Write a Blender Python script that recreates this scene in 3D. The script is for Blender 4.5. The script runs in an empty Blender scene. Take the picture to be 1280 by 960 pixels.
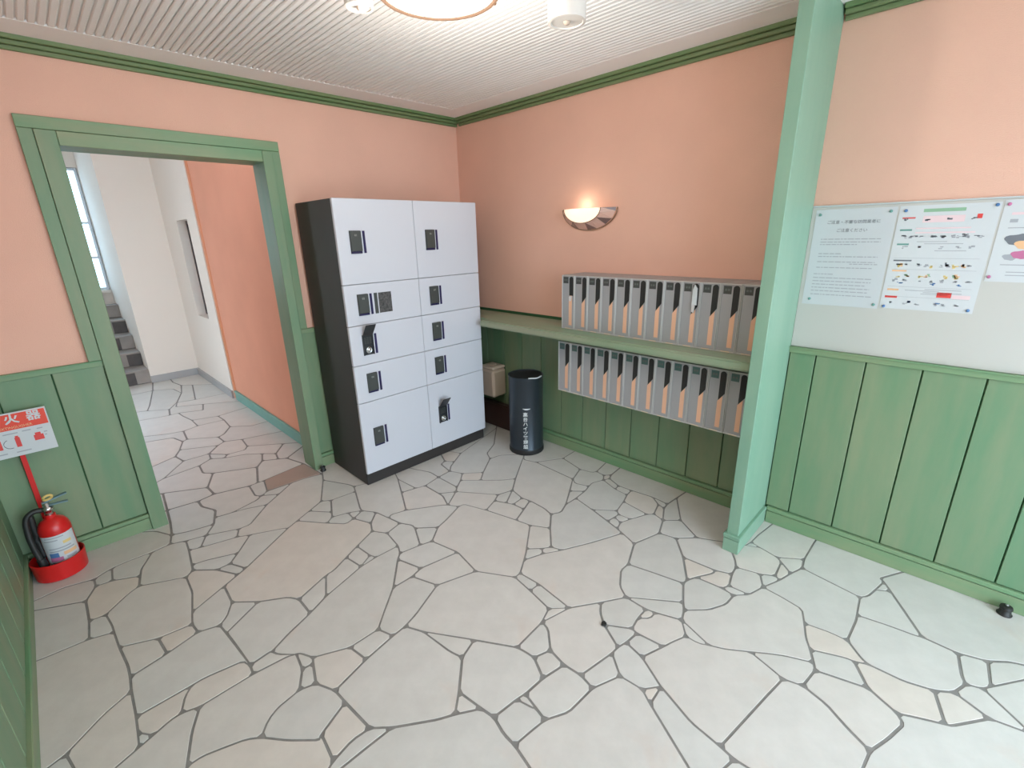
import bpy, bmesh, math, random
# camera solved from the room's own straight edges; flagstone outlines in millimetres on the floor
CAMPOS = (-2.62049, -3.17581, 1.58161)
CAMROT = (0.783968, -0.310435, -0.025490)
LINE1 = [(-3.05, -1.275), (-0.852, -3.572)]
LINE2 = [(-0.852, -3.572), (-0.164, -3.593)]
DEBRIS = (-1.256, -2.321)
from mathutils import Vector, Matrix
random.seed(7)
S = bpy.context.scene
COL = S.collection

# ------------------------------------------------------------------ camera
cam_d = bpy.data.cameras.new('camera')
cam_d.sensor_fit = 'HORIZONTAL'; cam_d.sensor_width = 36.0
cam_d.lens = 584.6838 / 1280 * 36.0
cam_d.clip_start = 0.02; cam_d.clip_end = 200
cam = bpy.data.objects.new('camera', cam_d); COL.objects.link(cam)
yaw, pit, rol = CAMROT
fw = Vector((math.sin(yaw)*math.cos(pit), math.cos(yaw)*math.cos(pit), math.sin(pit)))
rt0 = Vector((math.cos(yaw), -math.sin(yaw), 0)); up0 = rt0.cross(fw)
rt = rt0*math.cos(rol) + up0*math.sin(rol); up = up0*math.cos(rol) - rt0*math.sin(rol)
cam.matrix_world = Matrix(((rt.x, up.x, -fw.x, CAMPOS[0]), (rt.y, up.y, -fw.y, CAMPOS[1]), (rt.z, up.z, -fw.z, CAMPOS[2]), (0, 0, 0, 1)))
S.camera = cam

# ------------------------------------------------------------------ world, daylight, exposure
w = bpy.data.worlds.new('overcast_sky'); S.world = w; w.use_nodes = True
bg = w.node_tree.nodes['Background']
bg.inputs['Color'].default_value = (0.72, 0.875, 1.0, 1); bg.inputs['Strength'].default_value = 8.9
def portal(name, loc, rot, sx, sy):
    l = bpy.data.lights.new(name, 'AREA'); l.shape = 'RECTANGLE'; l.size = sx; l.size_y = sy
    o = bpy.data.objects.new(name, l); COL.objects.link(o); o.location = loc; o.rotation_euler = rot
    l.cycles.is_portal = True
portal('entrance_portal', (-1.65, -4.93, 1.19), (math.radians(90), 0, 0), 2.6, 2.38)
portal('passage_portal', (-3.26, 2.2, 1.05), (0, math.radians(-90), 0), 2.1, .4)
portal('stair_window_portal', (-2.5, 5.27, 1.75), (math.radians(-90), 0, 0), 1.25, 1.5)
S.view_settings.view_transform = 'Standard'; S.view_settings.look = 'None'
S.view_settings.gamma = 1.0; S.view_settings.use_curve_mapping = False
S.view_settings.exposure = -0.14
S.cycles.use_denoising = True
S.cycles.max_bounces = 10; S.cycles.diffuse_bounces = 7; S.cycles.glossy_bounces = 4
S.cycles.sample_clamp_indirect = 6.0

# ------------------------------------------------------------------ materials
def lin(c):
    return tuple(((v/255)/12.92 if v/255 <= .04045 else ((v/255+.055)/1.055)**2.4) for v in c) + (1,)
def mat(name, rgb, rough=.6, metal=0, spec=.5, emit=None, es=0, bump=0, bscale=200, var=0, vscale=6):
    m = bpy.data.materials.new(name); m.use_nodes = True
    nt = m.node_tree; b = nt.nodes['Principled BSDF']
    b.inputs['Base Color'].default_value = lin(rgb); b.inputs['Roughness'].default_value = rough
    b.inputs['Metallic'].default_value = metal; b.inputs['Specular IOR Level'].default_value = spec
    if emit: b.inputs['Emission Color'].default_value = lin(emit); b.inputs['Emission Strength'].default_value = es
    tc = nt.nodes.new('ShaderNodeTexCoord')
    if bump:
        n = nt.nodes.new('ShaderNodeTexNoise'); n.inputs['Scale'].default_value = bscale; n.inputs['Detail'].default_value = 3
        nt.links.new(tc.outputs['Object'], n.inputs['Vector'])
        bp = nt.nodes.new('ShaderNodeBump'); bp.inputs['Strength'].default_value = bump; bp.inputs['Distance'].default_value = .01
        nt.links.new(n.outputs['Fac'], bp.inputs['Height']); nt.links.new(bp.outputs['Normal'], b.inputs['Normal'])
    if var:
        n = nt.nodes.new('ShaderNodeTexNoise'); n.inputs['Scale'].default_value = vscale; n.inputs['Detail'].default_value = 5
        nt.links.new(tc.outputs['Object'], n.inputs['Vector'])
        r = nt.nodes.new('ShaderNodeMapRange'); r.inputs['From Min'].default_value = .3; r.inputs['From Max'].default_value = .7
        r.inputs['To Min'].default_value = 1-var; r.inputs['To Max'].default_value = 1+var
        nt.links.new(n.outputs['Fac'], r.inputs['Value'])
        h = nt.nodes.new('ShaderNodeHueSaturation'); h.inputs['Color'].default_value = lin(rgb)
        nt.links.new(r.outputs['Result'], h.inputs['Value']); nt.links.new(h.outputs['Color'], b.inputs['Base Color'])
    return m
def green_mat(name, c1, c2, stretch):
    m = bpy.data.materials.new(name); m.use_nodes = True
    nt = m.node_tree; b = nt.nodes['Principled BSDF']; b.inputs['Roughness'].default_value = .48
    tc = nt.nodes.new('ShaderNodeTexCoord'); oi = nt.nodes.new('ShaderNodeObjectInfo')
    mp = nt.nodes.new('ShaderNodeMapping'); mp.inputs['Scale'].default_value = stretch
    nt.links.new(tc.outputs['Object'], mp.inputs['Vector'])
    ad = nt.nodes.new('ShaderNodeVectorMath'); ad.operation = 'ADD'
    cm = nt.nodes.new('ShaderNodeMath'); cm.operation = 'MULTIPLY'; cm.inputs[1].default_value = 37
    nt.links.new(oi.outputs['Random'], cm.inputs[0])
    nt.links.new(mp.outputs['Vector'], ad.inputs[0]); nt.links.new(cm.outputs['Value'], ad.inputs[1])
    n = nt.nodes.new('ShaderNodeTexNoise'); n.inputs['Scale'].default_value = 1.0; n.inputs['Detail'].default_value = 6; n.inputs['Roughness'].default_value = .6
    nt.links.new(ad.outputs['Vector'], n.inputs['Vector'])
    r = nt.nodes.new('ShaderNodeValToRGB'); e = r.color_ramp.elements
    e[0].position = .34; e[0].color = lin(c1); e[1].position = .68; e[1].color = lin(c2)
    nt.links.new(n.outputs['Fac'], r.inputs['Fac']); nt.links.new(r.outputs['Color'], b.inputs['Base Color'])
    bp = nt.nodes.new('ShaderNodeBump'); bp.inputs['Strength'].default_value = .12; bp.inputs['Distance'].default_value = .004
    nt.links.new(n.outputs['Fac'], bp.inputs['Height']); nt.links.new(bp.outputs['Normal'], b.inputs['Normal'])
    return m
def stone_mat():
    m = bpy.data.materials.new('pale_flagstone'); m.use_nodes = True
    nt = m.node_tree; b = nt.nodes['Principled BSDF']
    tc = nt.nodes.new('ShaderNodeTexCoord'); oi = nt.nodes.new('ShaderNodeObjectInfo')
    r = nt.nodes.new('ShaderNodeValToRGB'); e = r.color_ramp.elements
    e[0].position = 0; e[0].color = lin((197, 195, 190)); e[1].position = 1; e[1].color = lin((208, 202, 195))
    for p, c in ((.2, (204, 202, 197)), (.4, (199, 198, 194)), (.6, (206, 201, 195)), (.8, (203, 202, 198)), (.92, (209, 200, 191))):
        x = e.new(p); x.color = lin(c)
    nt.links.new(oi.outputs['Random'], r.inputs['Fac'])
    n = nt.nodes.new('ShaderNodeTexNoise'); n.inputs['Scale'].default_value = 3.2; n.inputs['Detail'].default_value = 6; n.inputs['Distortion'].default_value = .8
    nt.links.new(tc.outputs['Object'], n.inputs['Vector'])
    pr = nt.nodes.new('ShaderNodeMapRange'); pr.inputs['From Min'].default_value = .60; pr.inputs['From Max'].default_value = .80; pr.inputs['To Max'].default_value = .4
    nt.links.new(n.outputs['Fac'], pr.inputs['Value'])
    mx = nt.nodes.new('ShaderNodeMix'); mx.data_type = 'RGBA'; mx.inputs['B'].default_value = lin((206, 166, 142))
    nt.links.new(pr.outputs['Result'], mx.inputs['Factor']); nt.links.new(r.outputs['Color'], mx.inputs['A'])
    n2 = nt.nodes.new('ShaderNodeTexNoise'); n2.inputs['Scale'].default_value = 9; n2.inputs['Detail'].default_value = 8; n2.inputs['Roughness'].default_value = .65
    nt.links.new(tc.outputs['Object'], n2.inputs['Vector'])
    vr = nt.nodes.new('ShaderNodeMapRange'); vr.inputs['From Min'].default_value = .3; vr.inputs['From Max'].default_value = .7; vr.inputs['To Min'].default_value = .93; vr.inputs['To Max'].default_value = 1.06
    nt.links.new(n2.outputs['Fac'], vr.inputs['Value'])
    hs = nt.nodes.new('ShaderNodeHueSaturation'); nt.links.new(vr.outputs['Result'], hs.inputs['Value']); nt.links.new(mx.outputs['Result'], hs.inputs['Color'])
    nt.links.new(hs.outputs['Color'], b.inputs['Base Color'])
    rr = nt.nodes.new('ShaderNodeMapRange'); rr.inputs['To Min'].default_value = .32; rr.inputs['To Max'].default_value = .58
    nt.links.new(n2.outputs['Fac'], rr.inputs['Value']); nt.links.new(rr.outputs['Result'], b.inputs['Roughness'])
    bp = nt.nodes.new('ShaderNodeBump'); bp.inputs['Strength'].default_value = .25; bp.inputs['Distance'].default_value = .004
    nt.links.new(n2.outputs['Fac'], bp.inputs['Height']); nt.links.new(bp.outputs['Normal'], b.inputs['Normal'])
    return m
def glass_mat(name, rgb=(225, 235, 240), alpha=.25):
    m = bpy.data.materials.new(name); m.use_nodes = True
    nt = m.node_tree; out = nt.nodes['Material Output']; nt.nodes.remove(nt.nodes['Principled BSDF'])
    t = nt.nodes.new('ShaderNodeBsdfTransparent'); t.inputs['Color'].default_value = lin(rgb)
    g = nt.nodes.new('ShaderNodeBsdfGlossy'); g.inputs['Roughness'].default_value = .03
    mx = nt.nodes.new('ShaderNodeMixShader'); mx.inputs['Fac'].default_value = alpha*.3
    nt.links.new(t.outputs[0], mx.inputs[1]); nt.links.new(g.outputs[0], mx.inputs[2]); nt.links.new(mx.outputs[0], out.inputs['Surface'])
    return m

M = dict(
    peach=mat('peach_plaster', (226, 181, 161), .85, bump=.25, bscale=260, var=.03, vscale=3),
    peach2=mat('bounce_tinted_peach_plaster', (226, 158, 130), .85, bump=.25, bscale=260, var=.03, vscale=3),  # peach deepened to imitate the bounced light in the passage
    white=mat('white_plaster', (236, 226, 216), .85, bump=.25, bscale=260),
    ceil=mat('ceiling_white', (240, 238, 237), .8),
    green=green_mat('green_wood_paint', (101, 139, 106), (129, 144, 113), (7, 7, 1.1)),
    greenh=green_mat('green_wood_paint_flat', (101, 147, 108), (136, 148, 115), (1.1, 7, 7)),
    greeny=green_mat('green_wood_paint_long', (101, 147, 108), (136, 148, 115), (7, 1.1, 7)),
    shelfg=green_mat('grey_green_paint', (122, 150, 122), (146, 150, 128), (7, 1.1, 7)),
    teal=green_mat('pale_green_paint', (119, 158, 136), (136, 168, 146), (5, 5, 1.0)),
    groove=mat('dark_green_groove', (40, 84, 48), .7),
    crown=green_mat('crown_green', (93, 124, 80), (122, 134, 96), (1.4, 1.4, 12)),
    stone=stone_mat(), grout=mat('grey_grout', (132, 130, 127), .9, bump=.3, bscale=300, var=.12, vscale=25),
    threshold=mat('brown_threshold', (168, 146, 134), .5, var=.04),
    lockw=mat('locker_white', (198, 201, 210), .3), lockd=mat('locker_charcoal', (46, 43, 42), .5, var=.05),
    black=mat('black_plastic', (38, 40, 44), .35), navy=mat('navy_recess', (34, 30, 74), .3), chrome=mat('chrome', (205, 208, 210), .2, 1),
    mail=mat('mailbox_grey', (158, 160, 163), .42, .15), mailf=mat('mailbox_frame', (192, 193, 192), .35, .3),
    orange=mat('orange_stripe', (222, 176, 146), .55), slot=mat('slot_black', (30, 31, 30), .6),
    plate=mat('number_plate', (62, 66, 64), .4), platet=mat('number_plate_teal', (66, 96, 92), .4), platek=mat('faint_plate_mark', (92, 98, 96), .5), platem=mat('plate_mark', (150, 152, 148), .5),
    lab=mat('reflection_strip', (226, 206, 176), .6), paper=mat('paper', (202, 206, 209), .6), plastic_w=mat('film_paper', (201, 205, 209), .25),
    board=mat('notice_board', (192, 191, 186), .5), cream=mat('cream_plastic', (200, 182, 166), .45), brown=mat('dark_brown_wood_and_shade', (66, 46, 42), .5, var=.1),
    can=mat('gunmetal_paint', (58, 66, 74), .3, .55), canlid=mat('can_black', (30, 30, 31), .6), ink_w=mat('white_lettering', (214, 220, 222), .5),
    red=mat('red_enamel', (206, 30, 30), .32), redp=mat('red_print', (226, 72, 52), .5), hose=mat('black_rubber', (32, 33, 32), .5),
    brass=mat('yellow_ring', (226, 196, 120), .4), ink=mat('grey_ink', (162, 165, 172), .7), inkd=mat('dark_ink', (112, 116, 124), .7),
    inkg=mat('green_ink', (140, 178, 148), .6), inkt=mat('teal_ink', (108, 156, 148), .6), inkb=mat('blue_ink', (80, 120, 170), .6), inky=mat('yellow_ink', (226, 200, 130), .6),
    inkp=mat('magenta_ink', (190, 110, 150), .6), inko=mat('orange_ink', (230, 184, 140), .6), redbox=mat('red_ink', (216, 70, 66), .6), pink=mat('pale_pink_ink', (226, 200, 204), .6),
    bronze=mat('bronze_rim', (140, 112, 92), .4, .5), tile1=mat('pink_glass', (214, 176, 162), .25), tile2=mat('smoke_glass', (118, 96, 92), .25),
    glow=mat('lit_opal_glass', (240, 232, 220), .3, emit=(248, 226, 206), es=.62), glow2=mat('lit_ceiling_glass', (240, 232, 220), .3, emit=(255, 238, 214), es=.4),
    sensor=mat('white_plastic', (224, 218, 212), .45), pale=mat('pale_skirting', (170, 168, 168), .6), trimo=mat('orange_trim', (214, 140, 100), .6),
    stepd=mat('step_dark', (84, 78, 76), .6, var=.15, vscale=12), stepl=mat('step_light', (150, 142, 136), .6, var=.08, vscale=9),
    steelb=mat('blue_grey_steel', (120, 148, 160), .35, .6), alu=mat('aluminium', (176, 180, 184), .35, .8), glass=glass_mat('window_glass'), frost=mat('frosted_dark_glass', (92, 84, 82), .2),
    pave=mat('outdoor_concrete', (205, 204, 200), .9, var=.06), envel=mat('silver_envelope', (206, 214, 218), .3),
    teals=mat('teal_skirting', (112, 160, 148), .5, var=.06), clear=mat('clear_sleeve', (190, 198, 200), .15),
    coll=mat('sticker_black', (70, 70, 70), .6, var=.7, vscale=70),
)

# ------------------------------------------------------------------ helpers
def link(name, me, parent=None, loc=(0, 0, 0)):
    o = bpy.data.objects.new(name, me); COL.objects.link(o); o.parent = parent; o.location = loc
    return o
def struct(o): o['kind'] = 'structure'; return o
def tag(o, label, cat, group=None):
    o['label'] = label; o['category'] = cat
    if group: o['group'] = group
    return o
def thing(name, label, cat, loc=(0, 0, 0), group=None, rz=0):
    o = bpy.data.objects.new(name, None); COL.objects.link(o); o.empty_display_size = .1
    o.location = loc; o.rotation_euler = (0, 0, rz)
    return tag(o, label, cat, group)
class B:
    """collects shapes into one bmesh"""
    def __init__(s): s.bm = bmesh.new()
    def box(s, x0, x1, y0, y1, z0, z1, bev=0, rot=None, piv=None):
        r = bmesh.ops.create_cube(s.bm, size=1); vs = r['verts']
        for v in vs: v.co = Vector(((x0+x1)/2+v.co.x*(x1-x0), (y0+y1)/2+v.co.y*(y1-y0), (z0+z1)/2+v.co.z*(z1-z0)))
        if bev:
            es = list({e for v in vs for e in v.link_edges})
            r = bmesh.ops.bevel(s.bm, geom=es, offset=bev, segments=1, affect='EDGES'); vs = r['verts']
        if rot: bmesh.ops.rotate(s.bm, verts=vs, cent=piv or (0, 0, 0), matrix=rot)
        return s
    def poly(s, pts, d):
        """prism: pts a closed loop of 3D points, extruded by vector d"""
        d = Vector(d); a = [s.bm.verts.new(p) for p in pts]; b = [s.bm.verts.new(Vector(p)+d) for p in pts]; n = len(a)
        s.bm.faces.new(a[::-1]); s.bm.faces.new(b)
        for i in range(n): s.bm.faces.new((a[i], a[(i+1) % n], b[(i+1) % n], b[i]))
        return s
    def lathe(s, prof, seg=32, c=(0, 0), a0=0, a1=2*math.pi, axis='z'):
        full = abs(a1-a0-2*math.pi) < 1e-6; k = seg if full else seg+1; rings = []
        for r, z in prof:
            ring = []
            for i in range(k):
                t = a0+(a1-a0)*i/seg
                ring.append(s.bm.verts.new((c[0]+max(r, 1e-4)*math.cos(t), c[1]+max(r, 1e-4)*math.sin(t), z)))
            rings.append(ring)
        for p, q in zip(rings, rings[1:]):
            for i in range(seg):
                j = (i+1) % k
                s.bm.faces.new((p[i], p[j], q[j], q[i]))
        return s
    def tube(s, pts, r, seg=10):
        pts = [Vector(p) for p in pts]; rings = []
        for i, p in enumerate(pts):
            t = (pts[min(i+1, len(pts)-1)]-pts[max(i-1, 0)]).normalized()
            u = t.cross(Vector((0, 0, 1)));
            if u.length < .05: u = t.cross(Vector((1, 0, 0)))
            u.normalize(); v = t.cross(u)
            rings.append([s.bm.verts.new(p+u*r*math.cos(2*math.pi*k/seg)+v*r*math.sin(2*math.pi*k/seg)) for k in range(seg)])
        for a, b in zip(rings, rings[1:]):
            for k in range(seg): s.bm.faces.new((a[k], a[(k+1) % seg], b[(k+1) % seg], b[k]))
        s.bm.faces.new(rings[0][::-1]); s.bm.faces.new(rings[-1])
        return s
    def build(s, name, m, parent=None, smooth=False, loc=(0, 0, 0)):
        bmesh.ops.recalc_face_normals(s.bm, faces=s.bm.faces[:])
        me = bpy.data.meshes.new(name); s.bm.to_mesh(me); s.bm.free()
        me.materials.append(m)
        if smooth:
            me.shade_smooth() if hasattr(me, 'shade_smooth') else [setattr(p, 'use_smooth', True) for p in me.polygons]
        return link(name, me, parent, loc)
def smooth_angle(o, deg=40):
    me = o.data
    for p in me.polygons: p.use_smooth = True
    me.set_sharp_from_angle(angle=math.radians(deg))
    return o
def box(name, x0, x1, y0, y1, z0, z1, m, parent=None, bev=0):
    return B().box(x0, x1, y0, y1, z0, z1, bev).build(name, m, parent)
def text(name, body, size, loc, rot, m, parent, ext=.0004, align='CENTER', sx=1, bold=0):
    c = bpy.data.curves.new(name, 'FONT'); c.body = body; c.size = size; c.extrude = ext
    c.align_x = align; c.align_y = 'CENTER'; c.resolution_u = 2; c.offset = bold
    t = bpy.data.objects.new(name+'_curve', c); COL.objects.link(t)
    dg = bpy.context.evaluated_depsgraph_get()
    me = bpy.data.meshes.new_from_object(t.evaluated_get(dg)); bpy.data.objects.remove(t)
    me.materials.clear(); me.materials.append(m)
    o = link(name, me, parent, loc); o.rotation_euler = rot; o.scale = (sx, 1, 1)
    return o
R90 = math.radians(90)
FACE_Y = (R90, 0, 0)            # lettering that faces the room from the back wall
FACE_X = (R90, 0, -R90)         # lettering that faces the room from the right wall
FACE_C = (R90, 0, -R90)

STONES = (
    '-2719,-823,-2720,-767,-2731,-669,-2788,-662,-2798,-793;-2951,-779,-2970,-772,-2970,-1359,-2962,-1367,-2954,-1365,-2899,-1349,-2795,-1265,-2713,-1224,-'
    '2706,-1147,-2704,-1080,-2715,-938,-2719,-823,-2798,-793;-2788,-662,-2787,-491,-2952,-395,-2970,-385,-2970,-772,-2951,-779,-2798,-793;-2715,-938,-2675,'
    '-959,-2593,-1002,-2474,-1020,-2457,-940,-2425,-793,-2420,-650,-2518,-596,-2595,-554,-2641,-582,-2731,-669,-2720,-767,-2719,-823;-212,-3152,-241,-3108,'
    '-244,-3103,-315,-3086,-346,-3061,-476,-3072,-455,-3175,-444,-3261,-436,-3281;-440,-3389,-411,-3471,-356,-3535,-336,-3588,10,-3598,10,-3191,-42,-3160,-'
    '140,-3105,-160,-3122,-212,-3152,-436,-3281;-444,-3261,-455,-3175,-476,-3072,-513,-3075,-657,-3070,-721,-3130,-732,-3151,-729,-3257,-701,-3338,-663,-33'
    '89,-593,-3417,-561,-3405,-440,-3389,-436,-3281;-561,-3405,-593,-3417,-575,-3461,-547,-3481,-411,-3471,-440,-3389;-2313,-1006,-2228,-1092,-2121,-1165,-'
    '2091,-1216,-1933,-1151,-1889,-1146,-1800,-1098,-1716,-1054,-1591,-992,-1556,-917,-1603,-798,-1659,-814,-1732,-725,-1843,-569,-1909,-605,-2191,-799,-22'
    '34,-822,-2307,-861;-2457,-940,-2474,-1020,-2467,-1090,-2391,-1117,-2354,-1083,-2313,-1006,-2307,-861;-2234,-822,-2300,-699,-2383,-615,-2420,-650,-2425'
    ',-793,-2457,-940,-2307,-861;-218,-1421,-166,-1227,-346,-1121,-363,-1470;-396,-1513,-366,-1604,-319,-1594,-237,-1627,-179,-1592,-170,-1526,-200,-1510,-'
    '218,-1421,-363,-1470;-498,-1548,-434,-1622,-366,-1604,-396,-1513,-363,-1470;-346,-1121,-376,-1030,-348,-999,-618,-1178,-739,-1268,-767,-1380,-755,-143'
    '7,-759,-1556,-779,-1628,-723,-1658,-635,-1626,-498,-1548,-363,-1470;-1596,-715,-1526,-757,-1521,-723,-1444,-517,-1602,-500,-1661,-635,-1684,-688;-1732'
    ',-725,-1659,-814,-1603,-798,-1596,-715,-1684,-688;-1661,-635,-1751,-519,-1843,-569,-1732,-725,-1684,-688;-1602,-500,-1651,-464,-1751,-519,-1661,-635;-'
    '1686,2493,-1420,2481,-1370,2479,-1370,2937,-1574,3138;-1669,3223,-1735,2888,-1845,2536,-1686,2493,-1574,3138;-1370,2937,-1370,3661,-1698,3660,-1707,34'
    '47,-1669,3223,-1574,3138;-1845,2536,-1880,2387,-1670,2265,-1413,2091,-1370,2062,-1370,2479,-1420,2481,-1686,2493;-1457,-947,-1428,-926,-1341,-953,-124'
    '6,-755,-1165,-585,-1143,-525,-1127,-479,-1300,-476,-1337,-475,-1420,-451,-1444,-517,-1521,-723,-1526,-757,-1477,-836;-1556,-917,-1591,-992,-1543,-1072'
    ',-1440,-1043,-1457,-947,-1477,-836;-1526,-757,-1603,-798,-1556,-917,-1477,-836;-1440,-1043,-1404,-1111,-1409,-1148,-1313,-1238,-1240,-1217,-1095,-1159'
    ',-1132,-1097,-1152,-1074,-1290,-985,-1341,-953,-1428,-926,-1457,-947;-2193,37,-2145,-74,-2172,-164,-2078,-183,-1928,-143,-1888,-106,-1915,-77,-1900,91'
    ',-2096,150,-2193,130;-2356,153,-2371,-16,-2393,-177,-2310,-212,-2194,-237,-2172,-164,-2145,-74,-2193,37,-2193,130;-2096,150,-2103,285,-2309,411,-2332,'
    '422,-2353,185,-2356,153,-2193,130;-2620,3309,-2237,3243,-2161,3230,-1937,3244,-1915,3384,-1871,3660,-2620,3658;-1915,3384,-1937,3244,-1767,3127,-1735,'
    '2888,-1669,3223,-1707,3447,-1698,3660,-1871,3660;-2635,-1463,-2602,-1461,-2577,-1396,-2548,-1363,-2717,-1362,-2722,-1436,-2687,-1483;-2727,-1497,-2810'
    ',-1526,-2638,-1706,-2630,-1683,-2592,-1568,-2549,-1481,-2602,-1461,-2635,-1463,-2687,-1483;-2722,-1436,-2727,-1497,-2687,-1483;-2185,-1777,-2038,-1738'
    ',-2055,-1638,-2180,-1575,-2191,-1602,-2221,-1698;-2276,-1678,-2318,-1685,-2355,-1690,-2397,-1713,-2434,-1758,-2375,-1834,-2303,-1908,-2290,-1895,-2180'
    ',-1846,-2185,-1777,-2221,-1698;-2191,-1602,-2232,-1597,-2276,-1678,-2221,-1698;-2180,-1846,-2165,-1996,-2112,-2048,-1987,-2139,-1935,-2167,-1874,-2113'
    ',-1771,-2007,-1787,-1950,-1802,-1794,-1841,-1710,-1903,-1716,-2038,-1738,-2185,-1777;-1290,-985,-1152,-1074,-1132,-1097,-1090,-991,-1089,-948,-1090,-7'
    '96,-1150,-779,-1246,-755,-1341,-953;-1150,-779,-1165,-585,-1246,-755;-179,-1592,-143,-1627,10,-1614,10,-1495,-170,-1526;10,-1495,10,-1219,-166,-1227,-'
    '218,-1421,-200,-1510,-170,-1526;-237,-1627,-193,-1646,-143,-1627,-179,-1592;-227,-1834,-234,-1743,-285,-1750,-294,-1842;-375,-1868,-401,-2043,-371,-20'
    '70,-261,-2040,-209,-1974,-227,-1834,-294,-1842;-285,-1750,-237,-1627,-319,-1594,-366,-1604,-434,-1622,-540,-1630,-575,-1776,-487,-1892,-375,-1868,-294'
    ',-1842;-487,-1892,-513,-1924,-507,-1998,-401,-2043,-375,-1868;-1337,-475,-1300,-476,-1127,-479,-1093,-386,-943,30,-1370,30,-1370,174,-1464,-61,-1487,-'
    '117,-1523,-209,-1430,-401,-1420,-451;-1430,-401,-1523,-209,-1651,-464,-1602,-500,-1444,-517,-1420,-451;-1376,-1494,-1413,-1318,-1478,-1298,-1589,-1276'
    ',-1624,-1309,-1581,-1455;-1646,-1473,-1598,-1611,-1407,-1674,-1376,-1494,-1581,-1455;-1624,-1309,-1752,-1472,-1646,-1473,-1581,-1455;-1752,-1472,-1870'
    ',-1582,-1929,-1640,-1903,-1716,-1841,-1710,-1770,-1688,-1598,-1611,-1646,-1473;-418,-2350,-353,-2477,-347,-2489,-309,-2562,-308,-2563,-265,-2573,-177,'
    '-2579,10,-2606,10,-2100,-120,-2088,-161,-2113,-324,-2213;-393,-2138,-519,-2181,-499,-2269,-418,-2350,-324,-2213;-161,-2113,-120,-2088,-221,-2078,-278,'
    '-2085,-393,-2138,-324,-2213;-1770,-1688,-1841,-1710,-1802,-1794,-1735,-1898,-1684,-1978,-1589,-2132,-1423,-2120,-1346,-2093,-1322,-1958,-1306,-1844,-1'
    '407,-1674,-1598,-1611;-2057,2645,-2103,2470,-1944,2351,-1845,2536,-1735,2888,-1767,3127,-1937,3244;-2161,3230,-2237,3243,-2620,3309,-2620,2680,-2315,2'
    '560,-2153,2497,-2103,2470,-2057,2645,-1937,3244;-2194,-237,-2257,-328,-2107,-399,-2049,-401,-1902,-247,-2019,-195,-2078,-183,-2172,-164;-2583,-1123,-2'
    '593,-1002,-2675,-959,-2715,-938,-2704,-1080,-2706,-1147;-2713,-1224,-2717,-1362,-2548,-1363,-2508,-1362,-2380,-1389,-2367,-1430,-2379,-1244,-2384,-118'
    '4,-2391,-1117,-2467,-1090,-2583,-1123,-2706,-1147;-2795,-1265,-2899,-1349,-2879,-1455,-2810,-1526,-2727,-1497,-2722,-1436,-2717,-1362,-2713,-1224;-230'
    '8,-432,-2140,-478,-2107,-399,-2257,-328;-2348,-301,-2357,-411,-2308,-432,-2257,-328;-2194,-237,-2310,-212,-2393,-177,-2417,-271,-2348,-301,-2257,-328;'
    '-2140,-478,-2082,-509,-1925,-588,-1909,-605,-1843,-569,-1751,-519,-1651,-464,-1523,-209,-1487,-117,-1598,-90,-1690,-85,-1803,-173,-1902,-247,-2049,-40'
    '1,-2107,-399;-1782,-1221,-1800,-1098,-1889,-1146,-1933,-1151,-1996,-1290;-2091,-1338,-2205,-1385,-2283,-1425,-2271,-1457,-2227,-1507,-2220,-1509,-2205'
    ',-1521,-2180,-1575,-2055,-1638,-1929,-1640,-1870,-1582,-1752,-1472,-1624,-1309,-1589,-1276,-1562,-1215,-1692,-1212,-1782,-1221,-1996,-1290;-1933,-1151'
    ',-2091,-1216,-2091,-1338,-1996,-1290;-1706,-1174,-1716,-1054,-1800,-1098,-1782,-1221;-1692,-1212,-1706,-1174,-1782,-1221;-2290,-1895,-2300,-2006,-2227'
    ',-1989,-2165,-1996,-2180,-1846;-1413,-1318,-1376,-1494,-1407,-1674,-1306,-1844,-1269,-1843,-1186,-1791,-1133,-1756,-1111,-1739,-944,-1611,-963,-1518,-'
    '968,-1490,-1011,-1312,-1059,-1163,-1095,-1159,-1240,-1217,-1313,-1238;-1409,-1148,-1478,-1298,-1413,-1318,-1313,-1238;-2669,-285,-2680,-406,-2578,-466'
    ',-2566,-407,-2500,-281,-2603,-278;-2500,-281,-2417,-271,-2393,-177,-2447,-64,-2492,-23,-2620,92,-2620,30,-2970,30,-2970,-305,-2951,-307,-2859,-290,-27'
    '43,-324,-2669,-285,-2603,-278;-2566,-407,-2578,-466,-2595,-554,-2518,-596,-2420,-650,-2383,-615,-2376,-563,-2357,-411,-2348,-301,-2417,-271,-2500,-281'
    ';-950,-2529,-1009,-2547,-1056,-2683,-1031,-2736,-977,-2811,-938,-2864,-906,-2912,-864,-3001,-805,-2976,-757,-2950,-676,-2924,-598,-2896,-580,-2812,-57'
    '1,-2729,-663,-2699,-713,-2652,-792,-2647,-874,-2606;-792,-2647,-713,-2652,-705,-2595,-716,-2477,-764,-2455,-796,-2451,-909,-2504,-950,-2529,-874,-2606'
    ';-2418,913,-2620,848,-2620,562,-2528,518,-2449,565,-2282,664,-2121,879,-2147,1021,-2287,955;-2147,1021,-2094,1140,-2038,1313,-2077,1471,-2234,1534,-23'
    '98,1586,-2620,1657,-2620,848,-2418,913,-2287,955;-1900,91,-1847,92,-1770,346,-2021,489,-2082,336,-2103,285,-2096,150;-1915,-77,-1888,-106,-1843,-75,-1'
    '807,94,-1847,92,-1900,91;-221,-2078,-120,-2088,10,-2100,10,-1614,-143,-1627,-193,-1646,-234,-1743,-227,-1834,-209,-1974;-261,-2040,-278,-2085,-221,-20'
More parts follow.
